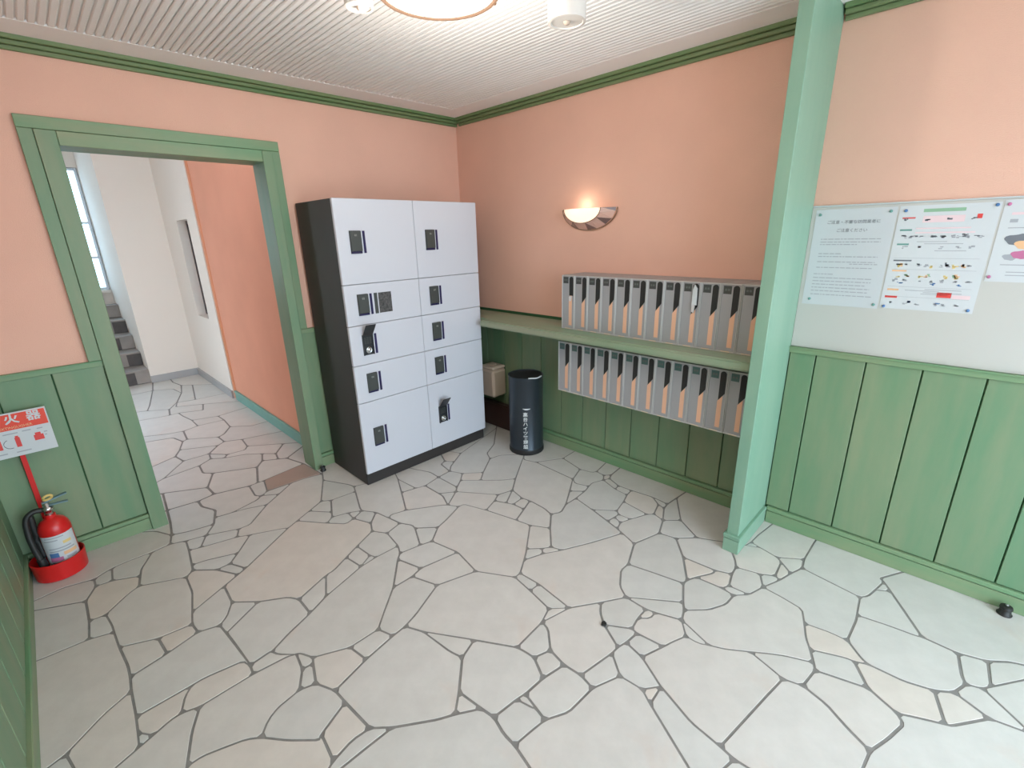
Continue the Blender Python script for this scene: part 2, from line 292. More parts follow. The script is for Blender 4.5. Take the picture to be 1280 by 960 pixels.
    '78,-209,-1974;-2384,-1184,-2372,-1177,-2228,-1092,-2313,-1006,-2354,-1083,-2391,-1117;-2379,-1244,-2367,-1430,-2293,-1421,-2283,-1425,-2205,-1385,-209'
    '1,-1338,-2091,-1216,-2121,-1165,-2228,-1092,-2372,-1177,-2384,-1184;-663,-2699,-668,-2613,-705,-2595,-713,-2652;-1853,751,-1734,737,-1698,800,-1683,98'
    '1,-1801,1046,-1857,1000,-1952,874;-1968,765,-1893,700,-1853,751,-1952,874;-2121,879,-2282,664,-2058,700,-1968,765,-1952,874;-1857,1000,-2094,1140,-214'
    '7,1021,-2121,879,-1952,874;-1893,700,-1760,648,-1663,559,-1591,478,-1480,627,-1698,800,-1734,737,-1853,751;-833,-3375,-824,-3392,-707,-3480,-663,-3389'
    ',-701,-3338;-729,-3257,-732,-3151,-752,-3110,-850,-3169,-894,-3256,-858,-3324,-833,-3375,-701,-3338;-707,-3480,-685,-3577,-575,-3461,-593,-3417,-663,-'
    '3389;-2334,-2023,-2300,-2006,-2290,-1895,-2303,-1908,-2375,-1834,-2434,-1758,-2471,-1728,-2536,-1702,-2589,-1682,-2630,-1683,-2638,-1706;-2589,-1682,-'
    '2536,-1702,-2471,-1728,-2434,-1758,-2397,-1713,-2355,-1690,-2318,-1685,-2276,-1678,-2232,-1597,-2220,-1509,-2227,-1507,-2247,-1497,-2372,-1481,-2549,-'
    '1481,-2592,-1568,-2630,-1683;-2593,-1002,-2583,-1123,-2467,-1090,-2474,-1020;-635,-1626,-540,-1630,-434,-1622,-498,-1548;-635,-1626,-723,-1658,-779,-1'
    '628,-889,-1713,-1013,-1825,-993,-1883,-835,-1961,-655,-2036,-638,-1992,-614,-1911,-575,-1776,-540,-1630;-614,-1911,-553,-1919,-513,-1924,-487,-1892,-5'
    '75,-1776;-547,-3481,-403,-3586,-336,-3588,-356,-3535,-411,-3471;-575,-3461,-685,-3577,-403,-3586,-547,-3481;-1562,-1215,-1543,-1072,-1591,-992,-1716,-'
    '1054,-1706,-1174,-1692,-1212;-1126,-2406,-1058,-2406,-1055,-2304,-1158,-2239,-1209,-2269,-1255,-2320,-1193,-2417;-1199,-2444,-1184,-2556,-1143,-2569,-'
    '1076,-2597,-1009,-2547,-1048,-2444,-1091,-2444,-1126,-2406,-1193,-2417;-1255,-2320,-1312,-2425,-1271,-2436,-1199,-2444,-1193,-2417;-1091,-2444,-1048,-'
    '2444,-1058,-2406,-1126,-2406;-1925,-588,-2082,-509,-2180,-634,-2236,-699,-2191,-799,-1909,-605;-1654,1601,-1664,1755,-1864,1824,-1861,1620;-1980,1576,'
    '-2001,1339,-1808,1190,-1754,1223,-1666,1373,-1654,1601,-1861,1620;-1864,1824,-1896,2021,-1907,2152,-1976,2142,-2201,2197,-2353,2232,-2620,2294,-2620,1'
    '824,-2408,1751,-2231,1691,-2095,1609,-1980,1576,-1861,1620;-2095,1609,-2231,1691,-2408,1751,-2620,1824,-2620,1657,-2398,1586,-2234,1534,-2077,1471,-20'
    '38,1313,-2001,1339,-1980,1576;-244,-3103,-241,-3108,-212,-3152,-160,-3122;-140,-3105,-42,-3160,10,-3191,10,-2815,-44,-2812,-229,-2811,-308,-2823,-329,'
    '-2951,-346,-3061,-315,-3086,-244,-3103,-160,-3122;-279,-2622,-283,-2638,-302,-2709,-229,-2811,-44,-2812,10,-2815,10,-2606,-177,-2579,-265,-2573;-308,-'
    '2563,-309,-2562,-279,-2622,-265,-2573;-309,-2562,-347,-2489,-441,-2549,-467,-2566,-516,-2589,-487,-2689,-453,-2745,-328,-2736,-302,-2709,-283,-2638,-2'
    '79,-2622;-1944,2351,-1976,2142,-1907,2152,-1718,2059,-1670,2265,-1880,2387,-1845,2536;-658,-3012,-657,-3070,-513,-3075,-476,-3072,-346,-3061,-329,-295'
    '1,-308,-2823,-386,-2795,-469,-2771,-571,-2729,-580,-2812,-598,-2896,-676,-2924;-757,-2950,-805,-2976,-755,-3085,-752,-3110,-732,-3151,-721,-3130,-657,'
    '-3070,-658,-3012,-676,-2924;-1808,1190,-1801,1046,-1683,981,-1408,904,-1370,894,-1370,1247,-1531,1245,-1666,1373,-1754,1223;-2001,1339,-2038,1313,-209'
    '4,1140,-1857,1000,-1801,1046,-1808,1190;-2082,336,-2021,489,-2070,543,-2058,700,-2282,664,-2449,565,-2528,518,-2445,477,-2332,422,-2309,411,-2103,285;'
    '-1158,-2239,-1055,-2304,-1014,-2246,-916,-2190,-855,-2192,-692,-2129,-655,-2036,-835,-1961,-993,-1883,-1083,-1829,-1186,-1791,-1269,-1843,-1262,-1961,'
    '-1282,-2155;-1423,-2120,-1435,-2164,-1508,-2238,-1522,-2319,-1514,-2393,-1352,-2423,-1312,-2425,-1255,-2320,-1209,-2269,-1158,-2239,-1282,-2155;-1346,'
    '-2093,-1423,-2120,-1282,-2155;-1262,-1961,-1322,-1958,-1346,-2093,-1282,-2155;-229,-2811,-302,-2709,-328,-2736,-386,-2795,-308,-2823;-1090,-796,-960,-'
    '770,-957,-668,-1001,-561,-1018,-511,-1059,-444,-1093,-386,-1127,-479,-1143,-525,-1165,-585,-1150,-779;-1654,1601,-1666,1373,-1531,1245,-1370,1247,-137'
    '0,1811,-1664,1755;-1370,1811,-1370,2062,-1413,2091,-1670,2265,-1718,2059,-1907,2152,-1896,2021,-1864,1824,-1664,1755;-864,-3001,-897,-3014,-850,-3169,'
    '-752,-3110,-755,-3085,-805,-2976;-1370,174,-1370,468,-1401,446,-1562,330,-1511,139,-1487,-117,-1464,-61;-1511,139,-1807,94,-1843,-75,-1690,-85,-1598,-'
    '90,-1487,-117;-849,-1474,-854,-1387,-872,-1347,-904,-1273,-1011,-1312,-968,-1490,-963,-1518;-944,-1611,-889,-1713,-779,-1628,-759,-1556,-755,-1437,-84'
    '9,-1474,-963,-1518;-1111,-1739,-1052,-1796,-1013,-1825,-889,-1713,-944,-1611;-1577,-2213,-1621,-2298,-1522,-2319,-1508,-2238;-1435,-2164,-1423,-2120,-'
    '1589,-2132,-1581,-2174,-1577,-2213,-1508,-2238;-1621,-2298,-1714,-2293,-1726,-2353,-1736,-2407,-1658,-2449,-1527,-2456,-1514,-2393,-1522,-2319;-1698,8'
    '00,-1480,627,-1411,572,-1370,540,-1370,894,-1408,904,-1683,981;-2788,-662,-2731,-669,-2641,-582,-2595,-554,-2578,-466,-2680,-406,-2743,-395,-2787,-491'
    ';-2743,-395,-2743,-324,-2859,-290,-2951,-307,-2970,-305,-2970,-385,-2952,-395,-2787,-491;-2447,-64,-2393,-177,-2371,-16,-2356,153,-2460,165,-2620,184,'
    '-2620,92,-2492,-23;-909,-2504,-1055,-2304,-1058,-2406,-1048,-2444,-1009,-2547,-950,-2529;-376,-1030,-346,-1121,-166,-1227,10,-1219,10,-730,-267,-938,-'
    '309,-969,-348,-999;-309,-969,-371,-911,-442,-844,-532,-830,-707,-949,-792,-1017,-694,-1125,-618,-1178,-348,-999;-267,-938,10,-730,10,-340,-106,-450,-2'
    '42,-577,-339,-669,-485,-746,-532,-830,-442,-844,-371,-911,-309,-969;-1059,-1163,-1011,-1312,-904,-1273,-840,-1238,-999,-1010,-1132,-1097,-1095,-1159;-'
    '1076,-2647,-1056,-2683,-1009,-2547,-1076,-2597;-1143,-2569,-1184,-2556,-1288,-2518,-1349,-2626,-1351,-2631,-1402,-2768,-1413,-2869,-1117,-2920,-1016,-'
    '2939,-998,-2883,-977,-2811,-1031,-2736,-1056,-2683,-1076,-2647,-1076,-2597;-1859,-2217,-1874,-2113,-1935,-2167;-1987,-2139,-2112,-2048,-2200,-2045,-23'
    '15,-2043,-1885,-2493,-1883,-2480,-1866,-2390,-1866,-2339,-1849,-2273,-1859,-2217,-1935,-2167;-1849,-2273,-1748,-2285,-1714,-2293,-1621,-2298,-1577,-22'
    '13,-1581,-2174,-1589,-2132,-1684,-1978,-1771,-2007,-1874,-2113,-1859,-2217;-1070,-3150,-1104,-3214,-1020,-3248,-925,-3278,-894,-3256,-850,-3169,-897,-'
    '3014,-998,-2998,-1021,-3077;-998,-2998,-1016,-2939,-1117,-2920,-1413,-2869,-1422,-2916,-1415,-2984,-1201,-3206,-1104,-3214,-1070,-3150,-1021,-3077;-18'
    '01,-2397,-1866,-2390,-1883,-2480,-1885,-2493,-1552,-2840,-1439,-2636,-1408,-2587,-1417,-2501,-1527,-2456,-1658,-2449,-1736,-2407;-1726,-2353,-1733,-23'
    '44,-1748,-2285,-1849,-2273,-1866,-2339,-1866,-2390,-1801,-2397,-1736,-2407;-2460,165,-2356,153,-2353,185,-2332,422,-2445,477,-2528,518,-2620,562,-2620'
    ',184;-1511,139,-1562,330,-1614,366,-1706,429,-1770,346,-1847,92,-1807,94;-519,-2181,-393,-2138,-371,-2070,-401,-2043,-507,-1998,-574,-1973,-638,-1992,'
    '-655,-2036,-692,-2129;-855,-2192,-827,-2308,-796,-2451,-764,-2455,-620,-2367,-499,-2269,-519,-2181,-692,-2129;-792,-1017,-707,-949,-814,-852,-885,-918'
    ';-958,-970,-999,-1010,-840,-1238,-739,-1268,-618,-1178,-694,-1125,-792,-1017,-885,-918;-814,-852,-853,-761,-960,-770,-958,-970,-885,-918;-916,-2190,-1'
    '014,-2246,-1055,-2304,-909,-2504,-796,-2451,-827,-2308,-855,-2192;-824,-3392,-833,-3375,-858,-3324,-894,-3256,-925,-3278,-1020,-3248,-1104,-3214,-1201'
    ',-3206,-852,-3572,-685,-3577,-707,-3480;-1526,-757,-1596,-715,-1603,-798;-1527,-2456,-1417,-2501,-1352,-2423,-1514,-2393;-864,-3001,-906,-2912,-938,-2'
    '864,-977,-2811,-998,-2883,-1016,-2939,-998,-2998,-897,-3014;-1498,-2897,-1415,-2984,-1422,-2916;-1413,-2869,-1402,-2768,-1351,-2631,-1439,-2636,-1552,'
    '-2840,-1498,-2897,-1422,-2916;-2058,700,-2070,543,-2021,489,-1770,346,-1706,429,-1663,559,-1760,648,-1893,700,-1968,765;-2577,-1396,-2602,-1461,-2549,'
    '-1481,-2372,-1481,-2367,-1430,-2380,-1389,-2508,-1362,-2548,-1363;-755,-1437,-767,-1380,-854,-1387,-849,-1474;-234,-1743,-193,-1646,-237,-1627,-285,-1'
    '750;-1083,-1829,-1052,-1796,-1111,-1739,-1133,-1756,-1186,-1791;-993,-1883,-1013,-1825,-1052,-1796,-1083,-1829;-2191,-1602,-2180,-1575,-2205,-1521,-22'
    '20,-1509,-2232,-1597;-872,-1347,-854,-1387,-767,-1380,-739,-1268;-840,-1238,-904,-1273,-872,-1347,-739,-1268;-705,-2595,-668,-2613,-580,-2593,-607,-25'
    '23,-634,-2525,-716,-2477;-634,-2525,-607,-2523,-620,-2367,-764,-2455,-716,-2477;-2357,-411,-2376,-563,-2315,-575,-2180,-634,-2082,-509,-2140,-478,-230'
    '8,-432;-695,-412,-648,-525,-618,-597,-457,-551,-106,-450,10,-340,10,31,-502,31;-943,30,-1093,-386,-1059,-444,-1018,-511,-1001,-561,-957,-668,-960,-770'
    ',-853,-761,-831,-628,-782,-612,-739,-513,-695,-412,-502,31;-2227,-1989,-2300,-2006,-2334,-2023,-2315,-2043,-2200,-2045,-2112,-2048,-2165,-1996;-2300,-'
    '699,-2236,-699,-2180,-634,-2315,-575,-2376,-563,-2383,-615;-2153,2497,-2315,2560,-2620,2680,-2620,2294,-2353,2232,-2201,2197,-1976,2142,-1944,2351,-21'
    '03,2470;-574,-1973,-553,-1919,-614,-1911,-638,-1992;-607,-2523,-580,-2593,-516,-2589,-467,-2566,-441,-2549,-347,-2489,-353,-2477,-418,-2350,-499,-2269'
    ',-620,-2367;-1803,-173,-1888,-106,-1928,-143,-2078,-183,-2019,-195,-1902,-247;-782,-612,-739,-670,-618,-597,-648,-525,-695,-412,-739,-513;-2038,-1738,'
    '-1903,-1716,-1929,-1640,-2055,-1638;-1690,-85,-1843,-75,-1888,-106,-1803,-173;-1440,-1043,-1543,-1072,-1562,-1215,-1589,-1276,-1478,-1298,-1409,-1148,'
    '-1404,-1111;-960,-770,-1090,-796,-1089,-948,-999,-1010,-958,-970;-831,-628,-853,-761,-801,-707,-739,-670,-782,-612;-1351,-2631,-1349,-2626,-1288,-2518'
    ',-1271,-2436,-1312,-2425,-1352,-2423,-1417,-2501,-1408,-2587;-1439,-2636,-1351,-2631,-1408,-2587;-1748,-2285,-1733,-2344,-1726,-2353,-1714,-2293;-1288'
    ',-2518,-1184,-2556,-1199,-2444,-1271,-2436;-2191,-799,-2236,-699,-2300,-699,-2234,-822;-571,-2729,-487,-2689,-516,-2589,-580,-2593,-668,-2613,-663,-26'
    '99;-1262,-1961,-1269,-1843,-1306,-1844,-1322,-1958;-1614,366,-1562,330,-1401,446,-1370,468,-1370,540,-1411,572,-1480,627,-1591,478;-1663,559,-1706,429'
    ',-1614,366,-1591,478;-469,-2771,-453,-2745,-487,-2689,-571,-2729;-739,-670,-801,-707,-853,-761,-814,-852,-707,-949,-532,-830,-485,-746,-339,-669,-242,'
    '-577,-106,-450,-457,-551,-618,-597;-2743,-324,-2743,-395,-2680,-406,-2669,-285;-1089,-948,-1090,-991,-1132,-1097,-999,-1010;-2954,-1365,-2962,-1367,-2'
    '879,-1455,-2899,-1349;-1735,-1898,-1802,-1794,-1787,-1950,-1771,-2007,-1684,-1978;-2247,-1497,-2227,-1507,-2271,-1457,-2283,-1425,-2293,-1421,-2367,-1'
    '430,-2372,-1481;-328,-2736,-453,-2745,-469,-2771,-386,-2795;-553,-1919,-574,-1973,-507,-1998,-513,-1924;-278,-2085,-261,-2040,-371,-2070,-393,-2138'
)
# ================================================================== THE SETTING
CZ = 2.437; XC = -2.978; YF = -4.9
# ---- floor: grout bed + one flagstone per traced outline
fl = struct(B().box(-3.25, .1, YF-.15, 6.3, -.12, -.0022).build('floor', M['grout']))
def inset(P, d):
    n = len(P); out = []
    for i in range(n):
        a = Vector(P[i-1]); b = Vector(P[i]); c = Vector(P[(i+1) % n])
        e1 = (b-a); e2 = (c-b)
        if e1.length < 1e-5 or e2.length < 1e-5: out.append(b); continue
        e1.normalize(); e2.normalize()
        n1 = Vector((-e1.y, e1.x)); n2 = Vector((-e2.y, e2.x)); k = n1+n2
        if k.length < 1e-4: out.append(b); continue
        k.normalize(); cs = max(.45, k.dot(n1)); out.append(b+k*(d/cs))
    return out
def soften(P):
    out = []
    n = len(P)
    for i in range(n):
        a = Vector(P[i-1]); b = Vector(P[i]); c = Vector(P[(i+1) % n])
        la = (a-b).length; lc = (c-b).length
        if la < 1e-5 or lc < 1e-5: continue
        out.append(b+(a-b)*min(.25, .012/la)); out.append(b+(c-b)*min(.25, .012/lc))
    return out
def area(P): return .5*sum(P[i-1][0]*P[i][1]-P[i][0]*P[i-1][1] for i in range(len(P)))
rnd = random.Random(3)
def stone(P, m, z=None):
    A = area(P)
    if A < 0: P = P[::-1]; A = -A
    if A < 3e-4: return
    d = min(rnd.uniform(.0034, .0058)*(1.35 if P[0][1] > 0 else 1), .09*math.sqrt(A))
    Q = soften(inset(P, d)); T = inset(Q, .0006)
    cx = sum(p[0] for p in Q)/len(Q); cy = sum(p[1] for p in Q)/len(Q)
    zt = rnd.uniform(-.0007, .0) if z is None else z
    n = len(Q)
    vs = [(p[0]-cx, p[1]-cy, -.012) for p in Q]+[(p[0]-cx, p[1]-cy, zt-.0008) for p in Q]+[(p[0]-cx, p[1]-cy, zt) for p in T]
    fs = [tuple(range(2*n, 3*n))]
    for k in (0, 1):
        for i in range(n): j = (i+1) % n; fs.append((k*n+i, k*n+j, k*n+n+j, k*n+n+i))
    me = bpy.data.meshes.new('paving_stone'); me.from_pydata(vs, [], fs); me.update(); me.materials.append(m)
    link('paving_stone', me, fl, (cx, cy, 0))
def clip(P, a, nrm):
    out = []
    for i in range(len(P)):
        p, q = P[i-1], P[i]
        dp = (p[0]-a[0])*nrm[0]+(p[1]-a[1])*nrm[1]; dq = (q[0]-a[0])*nrm[0]+(q[1]-a[1])*nrm[1]
        if (dp >= 0) != (dq >= 0):
            t = dp/(dp-dq); out.append((p[0]+(q[0]-p[0])*t, p[1]+(q[1]-p[1])*t))
        if dq >= 0: out.append(q)
    return out
for rec in STONES.split(';'):
    v = [int(x)/1000 for x in rec.split(',')]
    P = list(zip(v[0::2], v[1::2]))
    cx = sum(p[0] for p in P)/len(P); cy = sum(p[1] for p in P)/len(P)
    th = abs(cx+1.64) < .09 and abs(cy-.015) < .06 and area(P) > .04
    stone(P, M['threshold'] if th else M['stone'], .002 if th else None)
# flagstones nearer than the picture's lower edge and right of it
seeds = []
for i in range(8):
    for j in range(9):
        seeds.append((-2.97+.42*(i+.5)+rnd.uniform(-.15, .15), -1.4-.42*(j+.5)+rnd.uniform(-.15, .15)))
def line(p, q, inside):
    n = (-(q[1]-p[1]), q[0]-p[0])
    s = 1 if (inside[0]-p[0])*n[0]+(inside[1]-p[1])*n[1] > 0 else -1
    return p, (-s*n[0], -s*n[1])
L1 = line(LINE1[0], LINE1[1], (-1.5, -1.0)); L2 = line(LINE2[0], LINE2[1], (-1.5, -1.0))
for k, s0 in enumerate(seeds):
    P = [(XC, YF), (.01, YF), (.01, -1.0), (XC, -1.0)]
    for q in seeds:
        if q is s0 or abs(q[0]-s0[0]) > 1.6 or abs(q[1]-s0[1]) > 1.6: continue
        P = clip(P, ((q[0]+s0[0])/2, (q[1]+s0[1])/2), (s0[0]-q[0], s0[1]-q[1]))
        if len(P) < 3: break
    if len(P) < 3: continue
    for piece in (clip(P, *L1), clip(clip(P, L1[0], (-L1[1][0], -L1[1][1])), *L2)):
        if len(piece) > 2 and abs(area(piece)) > .004: stone(piece, M['stone'])

# ---- back wall with the doorway
DL, DR, DT = -2.380, -1.496, 2.018
wb = struct(B().box(XC-.12, DL-.02, 0, .15, -.02, CZ+.05).box(DR+.02, .12, 0, .15, -.02, CZ+.05).box(DL-.02, DR+.02, 0, .15, DT+.02, CZ+.05).build('wall_back', M['peach']))
wr = struct(B().box(0, .12, YF, 0, -.02, CZ+.05).build('wall_right', M['peach']))
wl = struct(B().box(XC-.12, XC, YF, 0, -.02, CZ+.05).build('wall_left', M['peach']))
wf = struct(B().box(XC-.12, -2.95, YF-.15, YF, -.02, CZ+.05).box(-.35, .12, YF-.15, YF, -.02, CZ+.05).box(-2.95, -.35, YF-.15, YF, 2.38, CZ+.05).build('wall_front', M['peach']))

# wainscot: dark backing, single planks, cap rail
ZW = 1.013
def plank_y(x0, x1, z0, z1, par):     # on the back wall
    return B().box(x0+.003, x1-.003, -.0125, -.002, z0, z1, .0018).build('plank', M['green'], par)
def plank_x(y0, y1, z0, z1, par, xf=0, sgn=-1):
    a, b = sorted((xf+sgn*.002, xf+sgn*.0125))
    return B().box(a, b, y0+.003, y1-.003, z0, z1, .0018).build('plank', M['green'], par)
box('plank_backing', XC, -2.454, -.004, -.0005, .0, ZW-.01, M['groove'], wb)
for a, b in ((XC, -2.855), (-2.855, -2.655), (-2.655, -2.4545)): plank_y(a, b, .1045, ZW-.02, wb)
box('plank_backing', -1.44, -.001, -.004, -.0005, .0, ZW-.01, M['groove'], wb)
xs = [-1.4405, -1.255, -1.055, -.855, -.655, -.455, -.255, -.015]
for a, b in zip(xs, xs[1:]): plank_y(a, b, .1045, ZW-.02, wb)
box('plank_backing', -.004, -.0005, YF, -.001, .0, ZW-.01, M['groove'], wr)
ys = [-.015, -.28]+[-.48-.2*k for k in range(11)]
ys[-1] = -2.49
for a, b in zip(ys, ys[1:]): plank_x(b, a, .1045, .955, wr)
ys = [-2.55, -2.665]+[-2.865-.2*k for k in range(11)]
ys[-1] = YF
for a, b in zip(ys, ys[1:]): plank_x(b, a, .1045, ZW-.02, wr)
box('plank_backing', XC+.0005, XC+.004, YF, -.001, .0, ZW-.01, M['groove'], wl)
y = -.01
ysl = [-.014, -.2]+[-.4-.2*k for k in range(23)]; ysl[-1] = YF
for a, b in zip(ysl, ysl[1:]):
    if b < a: plank_x(max(b, YF), a, .1045, ZW-.02, wl, XC, 1)
def cap_y(x0, x1, par):
    box('cap_rail', x0, x1, -.022, -.0006, ZW-.03, ZW-.004, M['greenh'], par, .002)
    box('cap_rail', x0, x1, -.028, -.0006, ZW-.006, ZW, M['greenh'], par, .001)
def cap_x(y0, y1, par, xf=0, s=-1):
    for d, a, b in ((.022, ZW-.03, ZW-.004), (.028, ZW-.006, ZW)):
        p, q = sorted((xf+s*.0006, xf+s*d)); box('cap_rail', p, q, y0, y1, a, b, M['greeny'], par, .001)
cap_y(XC+.03, -2.4545, wb); cap_y(-1.4395, -.001, wb); cap_x(YF, -2.5485, wr); cap_x(YF, -.001, wl, XC, 1)
# skirting boards: lower board and a thinner bead above
def skirt_y(name, x0, x1, y=0):
    o = struct(box(name, x0, x1, y-.020, y-.0006, 0, .0725, M['greenh'], None, .0015))
    box('bead', x0, x1, y-.026, y-.0006, .0775, .0995, M['greenh'], o, .003); return o
def skirt_x(name, y0, y1, xf=0, s=-1):
    p, q = sorted((xf+s*.0006, xf+s*.020)); o = struct(box(name, p, q, y0, y1, 0, .0725, M['greeny'], None, .0015))
    p, q = sorted((xf+s*.0006, xf+s*.026)); box('bead', p, q, y0, y1, .0775, .0995, M['greeny'], o, .003); return o
skirt_y('baseboard_back', XC+.021, -2.4545); skirt_y('baseboard_back_right', -1.4395, -.021)
skirt_x('baseboard_right', -2.48, 0); skirt_x('baseboard_right_near', YF, -2.562); skirt_x('baseboard_left', YF, 0, XC, 1)
# crown moulding: three stepped strips
def crown(name, a, b, wall):
    st = ((.018, 2.383, 2.401), (.034, 2.4015, 2.419), (.05, 2.4195, CZ+.004))
    o = None
    for i, (d, z0, z1) in enumerate(st):
        if wall == 'back': c = (a, b, -d, -.0006, z0, z1)
        elif wall == 'right': c = (-d, -.0006, a, b, z0, z1)
        else: c = (XC+.0006, XC+d, a, b, z0, z1)
        if o is None: o = struct(box(name, *c, M['crown'], None, .003))
        else: box('moulding_strip', *c, M['crown'], o, .003)
crown('trim_1', XC, -.001, 'back'); crown('trim_2', -2.49, -.05, 'right'); crown('trim_3', YF, -2.555, 'right'); crown('trim_4', YF, -.05, 'left')
# ---- ceiling: flat border and beaded field
ce = struct(B().box(XC-.12, .12, YF-.15, .15, CZ+.009, CZ+.1).build('ceiling', M['ceil']))
X0, X1, Y0, Y1 = -2.75, -.22, -4.6, -.235
for c in ((XC, 0, Y1, 0), (XC, 0, YF, Y0), (XC, X0, Y0, Y1), (X1, 0, Y0, Y1)):
    box('border_panel', *c, CZ, CZ+.0088, M['ceil'], ce)
me = B().box(-.0118, .0118, Y0, Y1, CZ+.0005, CZ+.0088, .0035).build('slat', M['ceil'], ce).data
o0 = [o for o in ce.children if o.data == me][0]
nx = int((X1-X0)/.03)
for i in range(nx):
    x = X0+.03*(i+.5)
    if i == 0: o0.location.x = x
    else: link('slat', me, ce, (x, 0, 0))
# ---- doorway casing
dr = struct(B().box(-2.4545, DL, -.034, .155, -.004, DT+.062, .002).build('door_1', M['green']))     # left post
box('post', DR, -1.4395, -.034, .155, -.004, DT+.062, M['green'], dr, .002)
box('header', DL+.001, DR-.001, -.034, .155, DT+.001, DT+.062, M['greenh'], dr, .002)
box('outer_casing', -2.508, -2.4555, -.026, -.0006, ZW+.001, DT+.0635, M['green'], dr, .002)
box('outer_casing', -1.4385, -1.394, -.026, -.0006, ZW+.001, DT+.0635, M['green'], dr, .002)
box('outer_header', -2.508, -1.394, -.026, -.0006, DT+.0645, 2.135, M['greenh'], dr, .002)
# ---- wing wall beside the mailboxes
ww = struct(B().box(-.412, -.0006, -2.548, -2.493, 0, CZ, .002).build('wall_wing', M['teal']))
box('baseboard', -.424, -.021, -2.560, -2.4835, .0, .074, M['teal'], ww, .0015)
box('bead', -.428, -.027, -2.564, -2.4805, .0775, .0995, M['teal'], ww, .003)

# ---- passage behind the doorway, stairs, stair window
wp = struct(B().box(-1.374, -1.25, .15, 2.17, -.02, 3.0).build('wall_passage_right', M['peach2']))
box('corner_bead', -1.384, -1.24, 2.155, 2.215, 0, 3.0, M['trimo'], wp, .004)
ph = struct(B().box(-1.39, -1.2, 2.22, 2.55, -.02, 3.0).box(-1.39, -1.2, 3.0, 3.75, -.02, 3.0).box(-1.39, -1.2, 2.55, 3.0, -.02, .803).box(-1.39, -1.2, 2.55, 3.0, 1.80, 3.0).build('wall_passage_far_right', M['white']))
w2 = struct(B().box(-1.285, -1.27, 2.551, 2.999, .804, 1.799).build('window_2', M['frost']))
for c in ((2.552, 2.585), (2.965, 2.998)): box('frame', -1.31, -1.2855, c[0], c[1], .805, 1.798, M['brown'], w2, .003)
for c in ((.805, .84), (1.765, 1.798)): box('frame', -1.31, -1.2855, 2.586, 2.964, c[0], c[1], M['brown'], w2, .003)
YS = 5.15
pf = struct(B().box(-1.88, -1.39, 3.63, 3.75, -.02, 3.0).box(-1.88, -1.76, 3.75, YS, -.02, 3.0).build('wall_passage_end', M['white']))
struct(B().box(-3.32, -3.2, .15, 2.0, -.02, 3.0).box(-3.32, -3.2, 2.4, YS, -.02, 3.0).box(-3.32, -3.2, 2.0, 2.4, 2.1, 3.0).build('wall_passage_left', M['white']))  # unseen slit opening added in this wall to brighten the passage
struct(B().box(-3.32, -1.2, .15, YS+.2, 3.0, 3.1).build('ceiling_passage', M['ceil']))
struct(B().box(-3.32, -3.15, YS, YS+.15, -.02, 3.0).box(-1.885, -1.2, YS, YS+.15, -.02, 3.0).box(-3.15, -1.885, YS, YS+.15, -.02, 1.0).box(-3.15, -1.885, YS, YS+.15, 2.5, 3.0).build('wall_stair_end', M['white']))
w1 = struct(B().box(-3.15, -1.885, YS+.06, YS+.066, 1.0, 2.5).build('window_1', M['glass']))
for x in (-3.13, -2.73, -2.31, -2.08, -1.905): box('mullion', x-.014, x+.014, YS+.02, YS+.1, 1.0, 2.5, M['alu'], w1, .003)
for z in (1.02, 1.42, 1.85, 2.48): box('transom', -3.15, -1.885, YS+.025, YS+.095, z-.014, z+.014, M['alu'], w1, .003)
box('sill', -3.15, -1.885, YS-.05, YS+.06, .965, .999, M['white'], w1, .003)
struct(box('baseboard_passage_end', -1.88, -1.391, 3.612, 3.6295, 0, .08, M['pale']))
struct(box('baseboard_passage_far', -1.408, -1.3905, 2.22, 3.611, 0, .08, M['pale']))
bp_ = struct(box('baseboard_passage_right', -1.392, -1.3745, .156, 2.15, 0, .074, M['teals'], None, .0015))
box('bead', -1.398, -1.3745, .156, 2.15, .0775, .0995, M['teals'], bp_, .003)
stc = struct(box('stairs', -3.2, -1.881, 5.0, YS, -.02, .81, M['stepl']))
for k in range(5):
    y0 = 3.66+.3*k; z1 = .165*(k+1); ye = y0+.295 if k < 4 else 5.0
    s = box('step', -3.2, -1.881, y0, ye, -.02, z1-.02, M['stepd'], stc)
    box('tread', -3.2, -1.881, y0-.012, ye+.004, z1-.0195, z1, M['stepl'], s, .003)
    for t in range(9): box('riser_tile', -3.19+.147*t, -3.19+.147*t+.142, y0-.005, y0-.0002, z1-.160, z1-.021, M['stepd'] if (t+k) % 2 else M['stepl'], s)
struct(B().box(-30, 30, -40, YF-.15, -.2, -.02).build('ground', M['pave']))
struct(B().box(-30, -3.25, YF-.15, 12, -.2, -.02).build('ground_side', M['pave']))
hr = thing('handrail', 'thin metal handrail at the top of the stairs below the window', 'handrail', (-2.02, 4.9, .825))
B().tube([(0, 0, .22), (0, .2, .42)], .013).build('rail', M['alu'], hr, True)
for yy, z1 in ((.02, .23), (.17, .385)): B().tube([(0, yy, .0005), (0, yy, z1)], .009).build('baluster', M['alu'], hr, True)

